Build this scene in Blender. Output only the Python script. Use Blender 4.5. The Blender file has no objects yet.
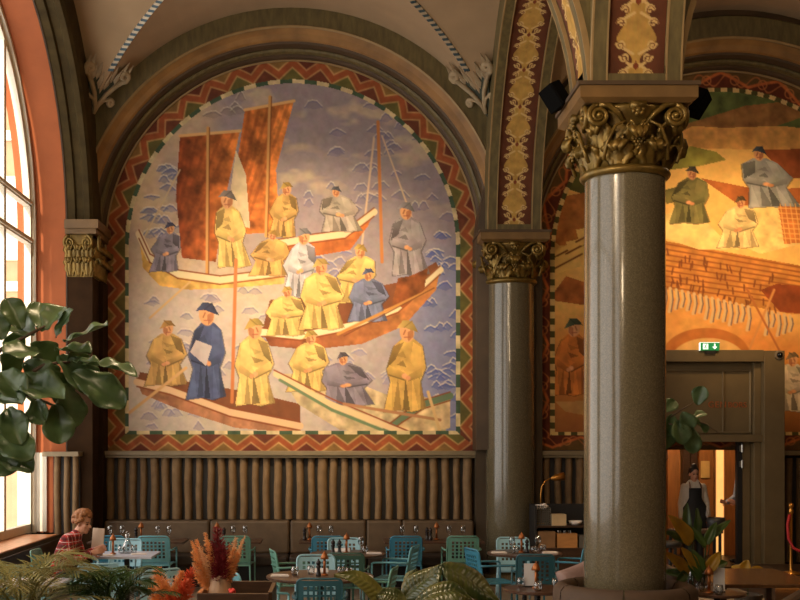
import bpy, bmesh, math, random
import numpy as np
from mathutils import Vector, Matrix, Euler

# ------------------------------------------------------------------ camera, world, lights
SC = bpy.context.scene
COL = SC.collection
PI = math.pi
F = 1150.0                       # focal length in pixels of the 800 x 600 frame
CX, CY, EYE = 338.0, 442.0, 2.2  # vanishing point in the frame, eye height
random.seed(7)

def AX(px, Y): return (px - CX) / F * Y
def AZ(py, Y): return EYE + (CY - py) / F * Y
def at(px, py, Y): return Vector((AX(px, Y), Y, AZ(py, Y)))

cam_d = bpy.data.cameras.new('camera')
cam = bpy.data.objects.new('camera', cam_d)
COL.objects.link(cam)
cam.location = (0, 0, EYE)
cam.rotation_euler = (PI / 2, 0, 0)
cam_d.sensor_width = 36
cam_d.lens = F / 800 * 36
cam_d.shift_x = (400 - CX) / 800
cam_d.shift_y = (CY - 300) / 800
cam_d.clip_start = 0.05
SC.camera = cam

SC.view_settings.view_transform = 'Standard'
SC.view_settings.look = 'None'
SC.view_settings.gamma = 1
SC.view_settings.use_curve_mapping = False
SC.view_settings.exposure = 0.2
cy = SC.cycles
cy.max_bounces = 7
cy.diffuse_bounces = 4
cy.glossy_bounces = 3
cy.transmission_bounces = 6
cy.transparent_max_bounces = 8
cy.caustics_reflective = False
cy.caustics_refractive = False
cy.sample_clamp_indirect = 4
cy.use_denoising = True

world = bpy.data.worlds.new('daylight')
SC.world = world
world.use_nodes = True
bg = world.node_tree.nodes['Background']
bg.inputs['Color'].default_value = (1.0, 0.95, 0.88, 1)
bg.inputs['Strength'].default_value = 2.7

def lamp(name, kind, loc, energy, color, aim=None, **kw):
    d = bpy.data.lights.new(name, kind)
    d.energy = energy
    d.color = color
    for k, v in kw.items(): setattr(d, k, v)
    o = bpy.data.objects.new(name, d)
    COL.objects.link(o)
    o.location = loc
    if aim is not None:
        o.rotation_euler = (Vector(aim) - Vector(loc)).to_track_quat('-Z', 'Y').to_euler()
    return o

WARM = (1.0, 0.62, 0.30)
WARM2 = (1.0, 0.74, 0.46)
# track spots on the far arch wash the boat mural; floods on the next bay wash the gold mural
lamp('mural_spot_lamp', 'SPOT', (-0.75, 11.3, 8.0), 3500, (1.0, 0.73, 0.42), (-0.45, 18.3, 4.2), spot_size=math.radians(42), spot_blend=1.0, shadow_soft_size=0.25)
lamp('flood_lamp', 'SPOT', (5.6, 12.6, 7.6), 1750, (1.0, 0.64, 0.30), (6.3, 18.3, 4.9), spot_size=math.radians(40), spot_blend=1.0, shadow_soft_size=0.25)
# added warm fill points above the frame, with no fixture behind them
for i, (x, y, z, e) in enumerate([(-0.7, 6.5, 5.6, 330), (6.1, 7.2, 6.6, 90), (6.1, 14.3, 7.2, 30), (-0.7, 1.5, 5.0, 200)]):
    lamp('fill_lamp', 'POINT', (x, y, z), e, WARM2, shadow_soft_size=0.35)
# added warm fill spot before the portal, then the lamp of the entrance room
lamp('portal_fill_lamp', 'SPOT', (4.9, 13.2, 6.3), 420, (1.0, 0.66, 0.34), (5.0, 14.2, 0), spot_size=math.radians(75), spot_blend=0.8, shadow_soft_size=0.2)
lamp('vestibule_lamp', 'POINT', (5.75, 19.3, 2.75), 62, (1.0, 0.76, 0.45), shadow_soft_size=0.12)

sun_d = bpy.data.lights.new('sun_lamp', 'SUN'); sun_d.energy = 4.0; sun_d.color = (1.0, 0.82, 0.62); sun_d.angle = 0.012
sun_o = bpy.data.objects.new('sun_lamp', sun_d); COL.objects.link(sun_o)
sun_o.rotation_euler = Vector((0.08, 1.0, -0.13)).to_track_quat('-Z', 'Y').to_euler()
WIN_Y = [14.325, 7.175, 0.025]
for wy in WIN_Y:                       # sky portals in the three arched windows
    o = lamp('window_portal', 'AREA', (-4.78, wy, 4.6), 1, (1, 1, 1), (0, wy, 4.6), shape='RECTANGLE', size=7.6, size_y=6.2)
    o.rotation_euler = (0, -PI / 2, 0)
    o.data.cycles.is_portal = True

# ------------------------------------------------------------------ helpers
def lin(c):
    out = []
    for v in c[:3]:
        v = v / 255.0
        out.append(v / 12.92 if v <= 0.04045 else ((v + 0.055) / 1.055) ** 2.4)
    return (*out, 1.0)

MATS = {}
def mat(name, rgb, rough=0.5, metal=0.0, var=0.12, scale=6.0, bump=0.0, bscale=40.0, rgb2=None, spec=0.5, trans=0.0, stretch=None, emit=0.0, coat=0.0, detail=4):
    if name in MATS: return MATS[name]
    m = bpy.data.materials.new(name)
    m.use_nodes = True
    nt = m.node_tree
    b = nt.nodes['Principled BSDF']
    b.inputs['Roughness'].default_value = rough
    b.inputs['Metallic'].default_value = metal
    b.inputs['Specular IOR Level'].default_value = spec
    b.inputs['Transmission Weight'].default_value = trans
    b.inputs['Coat Weight'].default_value = coat
    c = lin(rgb)
    tc = nt.nodes.new('ShaderNodeTexCoord')
    src = tc.outputs['Object']
    if stretch:
        mp = nt.nodes.new('ShaderNodeMapping')
        mp.inputs['Scale'].default_value = stretch
        nt.links.new(src, mp.inputs['Vector'])
        src = mp.outputs['Vector']
    n = nt.nodes.new('ShaderNodeTexNoise')
    n.inputs['Scale'].default_value = scale
    n.inputs['Detail'].default_value = detail
    nt.links.new(src, n.inputs['Vector'])
    r = nt.nodes.new('ShaderNodeValToRGB')
    r.color_ramp.elements[0].position = 0.3
    r.color_ramp.elements[1].position = 0.7
    lo = [v * (1 - var) for v in c[:3]] + [1]
    hi = [min(1, v * (1 + var)) for v in c[:3]] + [1] if rgb2 is None else list(lin(rgb2))
    r.color_ramp.elements[0].color = lo if rgb2 is None else c
    r.color_ramp.elements[1].color = hi
    nt.links.new(n.outputs['Fac'], r.inputs['Fac'])
    nt.links.new(r.outputs['Color'], b.inputs['Base Color'])
    if bump:
        n2 = nt.nodes.new('ShaderNodeTexNoise')
        n2.inputs['Scale'].default_value = bscale
        n2.inputs['Detail'].default_value = 5
        nt.links.new(src, n2.inputs['Vector'])
        bp = nt.nodes.new('ShaderNodeBump')
        bp.inputs['Strength'].default_value = bump
        bp.inputs['Distance'].default_value = 0.02
        nt.links.new(n2.outputs['Fac'], bp.inputs['Height'])
        nt.links.new(bp.outputs['Normal'], b.inputs['Normal'])
    if emit:
        b.inputs['Emission Color'].default_value = c
        b.inputs['Emission Strength'].default_value = emit
    MATS[name] = m
    return m

def vcol_mat(name, rough=0.75, bump=0.0):
    if name in MATS: return MATS[name]
    m = bpy.data.materials.new(name)
    m.use_nodes = True
    nt = m.node_tree
    b = nt.nodes['Principled BSDF']
    b.inputs['Roughness'].default_value = rough
    b.inputs['Specular IOR Level'].default_value = 0.25
    a = nt.nodes.new('ShaderNodeAttribute')
    a.attribute_name = 'paint'
    n = nt.nodes.new('ShaderNodeTexNoise')
    n.inputs['Scale'].default_value = 30
    n.inputs['Detail'].default_value = 6
    mx = nt.nodes.new('ShaderNodeMix')
    mx.data_type = 'RGBA'
    mx.blend_type = 'OVERLAY'
    mx.inputs['Factor'].default_value = 0.12
    nt.links.new(a.outputs['Color'], mx.inputs[6])
    nt.links.new(n.outputs['Color'], mx.inputs[7])
    hs = nt.nodes.new('ShaderNodeHueSaturation')
    nt.links.new(mx.outputs[2], hs.inputs['Color'])
    nt.links.new(hs.outputs['Color'], b.inputs['Base Color'])
    MATS[name] = m
    return m

class MB:
    def __init__(s): s.v = []; s.f = []
    def add(s, vs, fs):
        o = len(s.v)
        s.v += [tuple(p) for p in vs]
        s.f += [tuple(i + o for i in f) for f in fs]
        return s
    def box(s, x0, x1, y0, y1, z0, z1, M=None):
        vs = [Vector((x, y, z)) for z in (z0, z1) for y in (y0, y1) for x in (x0, x1)]
        if M is not None: vs = [M @ p for p in vs]
        return s.add(vs, [(0, 2, 3, 1), (4, 5, 7, 6), (0, 1, 5, 4), (2, 6, 7, 3), (0, 4, 6, 2), (1, 3, 7, 5)])
    def tube(s, pts, r, n=8, closed=False, caps=True):
        pts = [Vector(p) for p in pts]
        k = len(pts)
        rs = r if isinstance(r, (list, tuple)) else [r] * k
        up = None
        o = len(s.v)
        for i, p in enumerate(pts):
            a = pts[(i - 1) % k] if (i > 0 or closed) else p
            b = pts[(i + 1) % k] if (i < k - 1 or closed) else p
            t = (b - a).normalized()
            if up is None:
                up = Vector((0, 0, 1)) if abs(t.z) < 0.9 else Vector((1, 0, 0))
            x = t.cross(up)
            if x.length < 1e-5: x = t.cross(Vector((0.3, 1, 0.2)))
            x.normalize()
            y = x.cross(t).normalized()
            up = y
            for j in range(n):
                a2 = 2 * PI * j / n
                s.v.append(tuple(p + (x * math.cos(a2) + y * math.sin(a2)) * rs[i]))
        for i in range(k if closed else k - 1):
            for j in range(n):
                a0 = o + i * n + j; a1 = o + i * n + (j + 1) % n
                i2 = (i + 1) % k
                s.f.append((a0, a1, o + i2 * n + (j + 1) % n, o + i2 * n + j))
        if caps and not closed:
            s.f.append(tuple(o + j for j in reversed(range(n))))
            s.f.append(tuple(o + (k - 1) * n + j for j in range(n)))
        return s
    def lathe(s, prof, n=24, c=(0, 0, 0), a0=0.0, a1=2 * PI, cap=True):
        o = len(s.v); k = len(prof)
        full = abs(a1 - a0 - 2 * PI) < 1e-6
        m = n if full else n + 1
        for j in range(m):
            a = a0 + (a1 - a0) * j / n
            for (r, z) in prof:
                s.v.append((c[0] + r * math.cos(a), c[1] + r * math.sin(a), c[2] + z))
        for j in range(n):
            j2 = (j + 1) % m
            for i in range(k - 1):
                s.f.append((o + j * k + i, o + j2 * k + i, o + j2 * k + i + 1, o + j * k + i + 1))
        if cap and full:
            if prof[0][0] > 1e-4: s.f.append(tuple(o + j * k for j in reversed(range(n))))
            if prof[-1][0] > 1e-4: s.f.append(tuple(o + j * k + k - 1 for j in range(n)))
        return s
    def ball(s, c, r, n=12, m=8, M=None):
        r = (r, r, r) if not isinstance(r, (tuple, list)) else r
        o = len(s.v); vs = []
        for i in range(m + 1):
            th = PI * i / m
            for j in range(n):
                a = 2 * PI * j / n
                p = Vector((r[0] * math.sin(th) * math.cos(a), r[1] * math.sin(th) * math.sin(a), r[2] * math.cos(th)))
                if M is not None: p = M @ p
                vs.append(p + Vector(c))
        fs = []
        for i in range(m):
            for j in range(n):
                fs.append((i * n + j, (i + 1) * n + j, (i + 1) * n + (j + 1) % n, i * n + (j + 1) % n))
        return s.add(vs, fs)
    def grid(s, fn, nu, nv, flip=False):
        vs = [fn(i / nu, j / nv) for j in range(nv + 1) for i in range(nu + 1)]
        fs = []
        for j in range(nv):
            for i in range(nu):
                a = j * (nu + 1) + i
                q = (a, a + 1, a + nu + 2, a + nu + 1)
                fs.append(q[::-1] if flip else q)
        return s.add(vs, fs)
    def prism(s, poly, d0, d1, fn):
        n = len(poly)
        vs = [fn(p[0], p[1], d0) for p in poly] + [fn(p[0], p[1], d1) for p in poly]
        fs = [tuple(range(n)), tuple(reversed(range(n, 2 * n)))]
        fs += [(i, n + i, n + (i + 1) % n, (i + 1) % n) for i in range(n)]
        return s.add(vs, fs)
    def capsule(s, a, b, ra, rb, n=12):
        s.ball(a, ra, n, 8); s.ball(b, rb, n, 8)
        return s.tube([a, b], [ra, rb], n)
    def build(s, name, m, parent=None, smooth=False, bevel=0.0, solid=0.0, remesh=0.0, subd=0, loc=None):
        me = bpy.data.meshes.new(name)
        me.from_pydata(s.v, [], s.f)
        me.validate()
        bm = bmesh.new(); bm.from_mesh(me)
        bmesh.ops.remove_doubles(bm, verts=bm.verts, dist=1e-5)
        bmesh.ops.recalc_face_normals(bm, faces=bm.faces)
        bm.to_mesh(me); bm.free()
        if smooth: me.polygons.foreach_set('use_smooth', [True] * len(me.polygons))
        if m is not None: me.materials.append(m)
        o = bpy.data.objects.new(name, me)
        COL.objects.link(o)
        if parent is not None: o.parent = parent
        if loc is not None: o.location = loc
        if remesh:
            md = o.modifiers.new('remesh', 'REMESH'); md.mode = 'VOXEL'; md.voxel_size = remesh; md.use_smooth_shade = True
            sm = o.modifiers.new('smooth', 'SMOOTH'); sm.iterations = 4; sm.factor = 0.5
        if solid:
            md = o.modifiers.new('solid', 'SOLIDIFY'); md.thickness = solid; md.offset = 0
        if bevel:
            md = o.modifiers.new('bevel', 'BEVEL'); md.width = bevel; md.segments = 2; md.limit_method = 'ANGLE'; md.angle_limit = math.radians(40)
        if subd:
            md = o.modifiers.new('subd', 'SUBSURF'); md.levels = subd; md.render_levels = subd
        return o

def tag(o, label=None, cat=None, group=None, kind=None):
    if label: o['label'] = label
    if cat: o['category'] = cat
    if group: o['group'] = group
    if kind: o['kind'] = kind
    return o
def struct(o): o['kind'] = 'structure'; return o
def thing(name, loc, label, cat, rz=0.0, group=None):
    o = bpy.data.objects.new(name, None)
    COL.objects.link(o)
    o.location = loc
    o.rotation_euler = (0, 0, rz)
    o.empty_display_size = 0.1
    return tag(o, label, cat, group)
def copy_tree(o, loc=None, rz=None, label=None, group=None):
    def cp(src, parent):
        c = src.copy(); COL.objects.link(c)
        if parent is not None: c.parent = parent
        for ch in src.children: cp(ch, c)
        return c
    r = cp(o, None)
    if loc is not None: r.location = loc
    if rz is not None: r.rotation_euler = (0, 0, rz)
    if label: r['label'] = label
    if group: r['group'] = group
    return r

# ------------------------------------------------------------------ painting on a grid of coloured points
def vnoise(X, Y, sc, seed):
    rs = np.random.RandomState(seed)
    L = rs.rand(64, 64)
    x = X / sc; y = Y / sc
    xi = np.floor(x).astype(int); yi = np.floor(y).astype(int)
    fx = x - xi; fy = y - yi
    fx = fx * fx * (3 - 2 * fx); fy = fy * fy * (3 - 2 * fy)
    g = lambda a, b: L[a % 64, b % 64]
    return (g(yi, xi) * (1 - fx) + g(yi, xi + 1) * fx) * (1 - fy) + (g(yi + 1, xi) * (1 - fx) + g(yi + 1, xi + 1) * fx) * fy
def fbm(X, Y, sc, seed):
    return 0.55 * vnoise(X, Y, sc, seed) + 0.3 * vnoise(X, Y, sc / 2.1, seed + 1) + 0.15 * vnoise(X, Y, sc / 4.3, seed + 2)

class Canvas:
    def __init__(s, x0, x1, y0, y1, step):
        s.nx = int(round((x1 - x0) / step)) + 1; s.ny = int(round((y1 - y0) / step)) + 1
        s.X, s.Y = np.meshgrid(np.linspace(x0, x1, s.nx), np.linspace(y0, y1, s.ny))
        s.C = np.zeros((s.ny, s.nx, 3)); s.step = step
        s.x0, s.y0 = x0, y0
    def win(s, x0, x1, y0, y1):
        i0 = max(0, int((x0 - s.x0) / s.step) - 1); i1 = min(s.nx, int((x1 - s.x0) / s.step) + 3)
        j0 = max(0, int((y0 - s.y0) / s.step) - 1); j1 = min(s.ny, int((y1 - s.y0) / s.step) + 3)
        return slice(j0, max(j0, j1)), slice(i0, max(i0, i1))
    def put(s, w, mask, col, alpha=1.0, tex=0.0, col2=None, mixv=None):
        c = np.array(col) / 255.0
        sub = s.C[w]
        if col2 is not None:
            c = c + (np.array(col2) / 255.0 - c) * mixv[..., None]
        else:
            c = np.broadcast_to(c, sub.shape)
        if tex:
            n = fbm(s.X[w], s.Y[w], 9, 77)
            c = c * (1 + tex * (n - 0.5) * 2)[..., None]
        m = (mask * alpha)[..., None]
        s.C[w] = sub * (1 - m) + c * m
    def poly(s, pts, col, alpha=1.0, tex=0.12, col2=None, axis=None):
        xs = [p[0] for p in pts]; ys = [p[1] for p in pts]
        w = s.win(min(xs), max(xs), min(ys), max(ys))
        X = s.X[w]; Y = s.Y[w]
        if X.size == 0: return
        ins = np.zeros(X.shape, bool)
        n = len(pts)
        for i in range(n):
            xa, ya = pts[i]; xb, yb = pts[(i + 1) % n]
            if ya == yb: continue
            c = ((ya > Y) != (yb > Y)) & (X < (xb - xa) * (Y - ya) / (yb - ya) + xa)
            ins ^= c
        mv = None
        if col2 is not None:
            if axis == 'y': mv = np.clip((Y - min(ys)) / (max(ys) - min(ys) + 1e-6), 0, 1)
            else: mv = np.clip((X - min(xs)) / (max(xs) - min(xs) + 1e-6), 0, 1)
        s.put(w, ins.astype(float), col, alpha, tex, col2, mv)
    def ell(s, cx, cy, rx, ry, col, rot=0.0, alpha=1.0, tex=0.1):
        R = max(rx, ry)
        w = s.win(cx - R, cx + R, cy - R, cy + R)
        dx = s.X[w] - cx; dy = s.Y[w] - cy
        a = dx * math.cos(rot) + dy * math.sin(rot); b = -dx * math.sin(rot) + dy * math.cos(rot)
        d = np.sqrt((a / rx) ** 2 + (b / ry) ** 2)
        s.put(w, np.clip((1 - d) * min(rx, ry) + 0.5, 0, 1), col, alpha, tex)
    def line(s, pts, wd, col, alpha=1.0):
        for (xa, ya), (xb, yb) in zip(pts[:-1], pts[1:]):
            w = s.win(min(xa, xb) - wd, max(xa, xb) + wd, min(ya, yb) - wd, max(ya, yb) + wd)
            X = s.X[w]; Y = s.Y[w]
            if X.size == 0: continue
            L2 = (xb - xa) ** 2 + (yb - ya) ** 2 + 1e-9
            t = np.clip(((X - xa) * (xb - xa) + (Y - ya) * (yb - ya)) / L2, 0, 1)
            d = np.hypot(X - xa - t * (xb - xa), Y - ya - t * (yb - ya))
            s.put(w, np.clip(wd / 2 - d + 0.5, 0, 1), col, alpha)
    def mesh(s, name, fn, keep, m, parent=None, flip=False):
        """fn(X,Y) -> (N,3) points; keep(Xc,Yc) -> bool array of the quads to keep"""
        nx, ny = s.nx, s.ny
        P = fn(s.X.ravel(), s.Y.ravel())
        idx = np.arange(nx * ny).reshape(ny, nx)
        q = np.stack([idx[:-1, :-1], idx[1:, :-1], idx[1:, 1:], idx[:-1, 1:]], -1).reshape(-1, 4)
        xc = (s.X[:-1, :-1] + s.X[1:, 1:]).ravel() / 2; yc = (s.Y[:-1, :-1] + s.Y[1:, 1:]).ravel() / 2
        q = q[keep(xc, yc)]
        if flip: q = q[:, ::-1]
        used = np.unique(q)
        re = np.full(nx * ny, -1); re[used] = np.arange(len(used))
        q = re[q]; P = P[used]
        c = s.C.reshape(-1, 3)[used]
        c = np.where(c <= 0.04045, c / 12.92, ((np.clip(c, 0, 1) + 0.055) / 1.055) ** 2.4)
        me = bpy.data.meshes.new(name)
        me.vertices.add(len(P)); me.vertices.foreach_set('co', P.astype(np.float32).ravel())
        me.loops.add(q.size); me.loops.foreach_set('vertex_index', q.astype(np.int32).ravel())
        me.polygons.add(len(q)); me.polygons.foreach_set('loop_start', np.arange(0, q.size, 4, dtype=np.int32))
        me.update(calc_edges=True)
        at_ = me.color_attributes.new('paint', 'FLOAT_COLOR', 'POINT')
        at_.data.foreach_set('color', np.concatenate([c, np.ones((len(c), 1))], 1).astype(np.float32).ravel())
        me.materials.append(m)
        o = bpy.data.objects.new(name, me)
        COL.objects.link(o)
        if parent is not None: o.parent = parent
        return o

# ------------------------------------------------------------------ materials of the room
M_PLASTER = mat('plaster', (158, 133, 102), 0.9, var=0.07, scale=2.5, bump=0.05)
M_WALLDK = mat('dark_wall', (70, 55, 36), 0.75, var=0.2, scale=2.0, bump=0.08)
M_OLIVE = mat('olive_paint', (94, 82, 48), 0.6, var=0.3, scale=5.0, bump=0.12, bscale=18, stretch=(3, 3, 0.8))
M_OCHRE = mat('ochre_paint', (136, 98, 50), 0.6, var=0.3, scale=3.0, bump=0.1)
M_OLIVEDK = mat('dark_olive_paint', (64, 52, 28), 0.8, spec=0.15, var=0.3, scale=5.0, bump=0.1, bscale=18)  # olive darkened to stand for weak light on the left arches
M_PIER = mat('dark_pier', (50, 33, 18), 0.85, spec=0.1, var=0.25, scale=4)  # wall brown darkened to stand for weak light on the corner pier
M_BROWNMOULD = mat('brown_moulding', (74, 56, 36), 0.6, var=0.2, scale=3.0)
M_LINE = mat('pale_line_paint', (146, 120, 78), 0.6)
M_ORANGE = mat('terracotta_paint', (158, 84, 42), 0.8, var=0.1, scale=3.0)
M_WHITEWOOD = mat('white_painted_wood', (214, 204, 184), 0.5, var=0.05)
M_SILL = mat('sill_wood', (188, 122, 76), 0.35, var=0.25, scale=4, stretch=(6, 1, 6))
M_DKWOOD = mat('dark_wood', (62, 42, 28), 0.4, var=0.3, scale=5, stretch=(1, 8, 8))
M_FLOOR = mat('floor_stone', (150, 132, 112), 0.45, var=0.15, scale=3)
M_LEDGE = mat('ledge_paint', (128, 112, 84), 0.5, var=0.1)
M_VELVET = mat('brown_velvet', (128, 103, 74), 0.8, var=0.14, scale=9, spec=0.2)
M_BANQ = mat('banquette_leather', (98, 78, 56), 0.55, var=0.18, scale=7, bump=0.05)
M_BLACK = mat('black_base', (26, 22, 20), 0.6)
M_BRASS = mat('brass', (186, 128, 56), 0.3, 0.85, var=0.12)
M_GOLDCAP = mat('bronze_gilt', (120, 96, 44), 0.35, 0.55, var=0.4, scale=9, bump=0.15, bscale=30)
M_ABACUS = mat('abacus_wood_paint', (108, 80, 42), 0.5, var=0.25, scale=4)
M_PAINT = vcol_mat('fresco_paint', 0.8)
M_PORTAL = mat('portal_paint', (108, 90, 60), 0.5, var=0.1, scale=4)
M_ORWOOD = mat('orange_wood', (158, 102, 54), 0.4, var=0.2, scale=4, stretch=(6, 6, 0.8))

def granite():
    m = mat('granite', (120, 110, 84), 0.2, var=0.2, scale=3, spec=0.6, coat=0.35)
    nt = m.node_tree; b = nt.nodes['Principled BSDF']
    tc = nt.nodes.new('ShaderNodeTexCoord')
    v = nt.nodes.new('ShaderNodeTexVoronoi'); v.inputs['Scale'].default_value = 110
    n = nt.nodes.new('ShaderNodeTexNoise'); n.inputs['Scale'].default_value = 170; n.inputs['Detail'].default_value = 3
    nt.links.new(tc.outputs['Object'], v.inputs['Vector']); nt.links.new(tc.outputs['Object'], n.inputs['Vector'])
    r = nt.nodes.new('ShaderNodeValToRGB')
    e = r.color_ramp.elements
    e[0].position = 0.0; e[0].color = lin((70, 62, 47)); e[1].position = 1.0; e[1].color = lin((128, 116, 90))
    k = e.new(0.5); k.color = lin((97, 88, 67))
    mx = nt.nodes.new('ShaderNodeMix'); mx.data_type = 'RGBA'; mx.inputs['Factor'].default_value = 0.5
    nt.links.new(v.outputs['Color'], mx.inputs[6]); nt.links.new(n.outputs['Fac'], mx.inputs[7])
    bw = nt.nodes.new('ShaderNodeRGBToBW'); nt.links.new(mx.outputs[2], bw.inputs[0])
    nt.links.new(bw.outputs[0], r.inputs['Fac']); nt.links.new(r.outputs['Color'], b.inputs['Base Color'])
    return m
M_GRANITE = granite()

# ------------------------------------------------------------------ room shell
XL, XC, XR2 = -4.14, 2.68, 9.50       # column lines
YB = 18.3                              # back wall face
YJ = [17.9, 10.75, 3.6, -3.55]
CZ = 5.3                               # centre height of all arches
RV = 3.58
DOOR = (4.92, 6.6, 0.18, 2.24)

struct(MB().box(-4.9, 9.9, -4.3, 18.5, -0.15, 0).build('floor', M_FLOOR))
wb = MB()
wb.box(-4.9, DOOR[0], YB, YB + 0.3, 0, 10); wb.box(DOOR[1], 9.9, YB, YB + 0.3, 0, 10)
wb.box(DOOR[0], DOOR[1], YB, YB + 0.3, DOOR[3], 10); wb.box(DOOR[0], DOOR[1], YB, YB + 0.3, 0, DOOR[2])
struct(wb.build('wall_back', M_WALLDK))
struct(MB().box(9.6, 9.9, -4.3, YB, 0, 10).build('wall_right', M_WALLDK))
struct(MB().box(-4.9, 9.6, -4.3, -4.0, 0, 10).build('wall_front', M_WALLDK))

def arch_opening(mb, x, flip, R, zb, y0, y1, yc, ztop):
    pts = [(yc + R * math.cos(a), CZ + R * math.sin(a)) for a in np.linspace(0, PI, 33)]
    mb.add([(x, yc + R, 0), (x, y1, 0), (x, y1, ztop), (x, yc + R, ztop)], [(0, 1, 2, 3)])
    mb.add([(x, y0, 0), (x, yc - R, 0), (x, yc - R, ztop), (x, y0, ztop)], [(0, 1, 2, 3)])
    mb.add([(x, yc - R, 0), (x, yc + R, 0), (x, yc + R, zb), (x, yc - R, zb)], [(0, 1, 2, 3)])
    for (a, b) in zip(pts[:-1], pts[1:]):
        mb.add([(x, a[0], a[1]), (x, b[0], b[1]), (x, b[0], ztop), (x, a[0], ztop)], [(0, 1, 2, 3)])
wl = MB(); rv = MB()
ZSILL = 0.83
for wy in WIN_Y:
    y0, y1 = wy - 3.575, wy + 3.575
    arch_opening(wl, -4.12, 0, 3.08, ZSILL, y0, y1 + (0.5 if wy > 14 else 0), wy, 10)
    arch_opening(wl, -4.85, 0, 3.08, ZSILL, y0 - (0.8 if wy < 1 else 0), y1 + (0.5 if wy > 14 else 0), wy, 10)
    path = [(wy - 3.08, ZSILL)] + [(wy - 3.08 * math.cos(a), CZ + 3.08 * math.sin(a)) for a in np.linspace(0, PI, 41)] + [(wy + 3.08, ZSILL)]
    for (a, b) in zip(path[:-1], path[1:]):
        rv.add([(-4.85, a[0], a[1]), (-4.85, b[0], b[1]), (-4.12, b[0], b[1]), (-4.12, a[0], a[1])], [(0, 1, 2, 3)])
struct(wl.build('wall_left', M_WALLDK))
struct(rv.build('wall_left_reveal', M_ORANGE, smooth=False))

# window units: white arched frame, mullions and transoms, a pane of glass each
def thin_glass():
    m = bpy.data.materials.new('thin_pane'); m.use_nodes = True
    nt = m.node_tree; nt.nodes.clear()
    o = nt.nodes.new('ShaderNodeOutputMaterial'); t = nt.nodes.new('ShaderNodeBsdfTransparent'); g = nt.nodes.new('ShaderNodeBsdfGlossy')
    g.inputs['Roughness'].default_value = 0.03
    mx = nt.nodes.new('ShaderNodeMixShader'); mx.inputs[0].default_value = 0.06
    nt.links.new(t.outputs[0], mx.inputs[1]); nt.links.new(g.outputs[0], mx.inputs[2]); nt.links.new(mx.outputs[0], o.inputs[0])
    return m
M_PANE = thin_glass()
for i, wy in enumerate(WIN_Y):
    xg = -4.66
    fr = MB()
    path = [(wy - 1, ZSILL)] + []
    def ring(r0, r1, xa, xb):
        P = lambda r: [(wy - r, ZSILL)] + [(wy - r * math.cos(a), CZ + r * math.sin(a)) for a in np.linspace(0, PI, 41)] + [(wy + r, ZSILL)]
        A, B = P(r0), P(r1)
        for k in range(len(A) - 1):
            q = [(x, p[0], p[1]) for x in (xa, xb) for p in (A[k], A[k + 1], B[k + 1], B[k])]
            fr.add(q, [(0, 1, 2, 3), (7, 6, 5, 4), (0, 4, 5, 1), (2, 6, 7, 3)])
    ring(2.93, 3.08, xg - 0.05, xg + 0.05)
    ring(3.02, 3.08, xg + 0.05, xg + 0.10)
    for z in (5.78, 5.22):
        fr.box(xg - 0.05, xg + 0.05, wy - 2.96, wy + 2.96, z - 0.05, z + 0.05)
        fr.box(xg + 0.05, xg + 0.08, wy - 2.96, wy + 2.96, z - 0.025, z + 0.025)
    fr.box(xg - 0.05, xg + 0.05, wy - 3.0, wy + 3.0, ZSILL + 0.02, ZSILL + 0.14)
    for dy in (-1.62, 0, 1.62):
        h = CZ + math.sqrt(2.95 ** 2 - dy ** 2)
        fr.box(xg - 0.045, xg + 0.045, wy + dy - 0.05, wy + dy + 0.05, ZSILL + 0.1, h)
    w = fr.build('window_%d' % (i + 1), M_WHITEWOOD); struct(w)
    pa = MB()
    pts = [(xg, wy - 2.95, ZSILL + 0.1)] + [(xg, wy - 2.95 * math.cos(a), CZ + 2.95 * math.sin(a)) for a in np.linspace(0, PI, 25)] + [(xg, wy + 2.95, ZSILL + 0.1)]
    pa.add(pts, [tuple(range(len(pts)))])
    pa.build('pane', M_PANE, w)
    struct(MB().box(-4.84, -4.14, wy - 3.07, wy + 2.62, ZSILL - 0.03, ZSILL + 0.012).build('trim_%d' % (i + 1), M_SILL, bevel=0.008))
    tag(MB().box(-4.11, -4.08, wy - 3.3, wy + 2.62, 0, ZSILL - 0.05).build('baseboard_%s' % ('far', 'middle', 'near')[i], M_DKWOOD), kind='structure')

# house across the street, seen through the window
M_BRICK = mat('peach_brick', (196, 140, 108), 0.9, var=0.12, scale=3)
hs = thing('brick_building', (-9.5, 30, 0), 'peach brick building across the street seen through the arched window', 'building')
MB().box(-9, 3.6, -4, 6, -1, 16).build('wall', M_BRICK, hs)
st = MB()
for z in (2.2, 5.6, 9.0): st.box(-9, 3.66, -4.1, -4.0, z, z + 0.22)
st.build('stone_band', M_WHITEWOOD, hs)
for k in range(4):
    for z in (2.9, 6.3):
        x = 2.2 - k * 1.9
        MB().box(x - 0.5, x + 0.5, -4.06, -4.0, z, z + 1.9).build('window', M_WHITEWOOD, hs)

# vaults: four webs per bay
def vault(name, xc, yc):
    mb = MB(); n = 44; hx, hy = 3.41, 3.575
    us = [math.sin(PI / 2 * (2 * i / n - 1)) for i in range(n + 1)]
    def z(u, v):
        return CZ + max(math.sqrt(RV * RV - (u * hx) ** 2), math.sqrt(RV * RV - (v * hx) ** 2))
    vs = [(xc + u * hx, yc + v * hy, z(u, v)) for v in us for u in us]
    fs = []
    for j in range(n):
        for i in range(n):
            a = j * (n + 1) + i; b = a + 1; c = a + n + 2; d = a + n + 1
            if (i < n / 2) == (j < n / 2): fs += [(a, b, c), (a, c, d)]
            else: fs += [(a, b, d), (b, c, d)]
    mb.add(vs, fs)
    o = mb.build(name, M_PLASTER)
    return struct(o)
k = 0
for xc in (-0.73, 6.09):
    for yc in WIN_Y:
        vault('ceiling' if k == 0 else 'ceiling_%d' % (k + 1), xc, yc); k += 1
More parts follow.
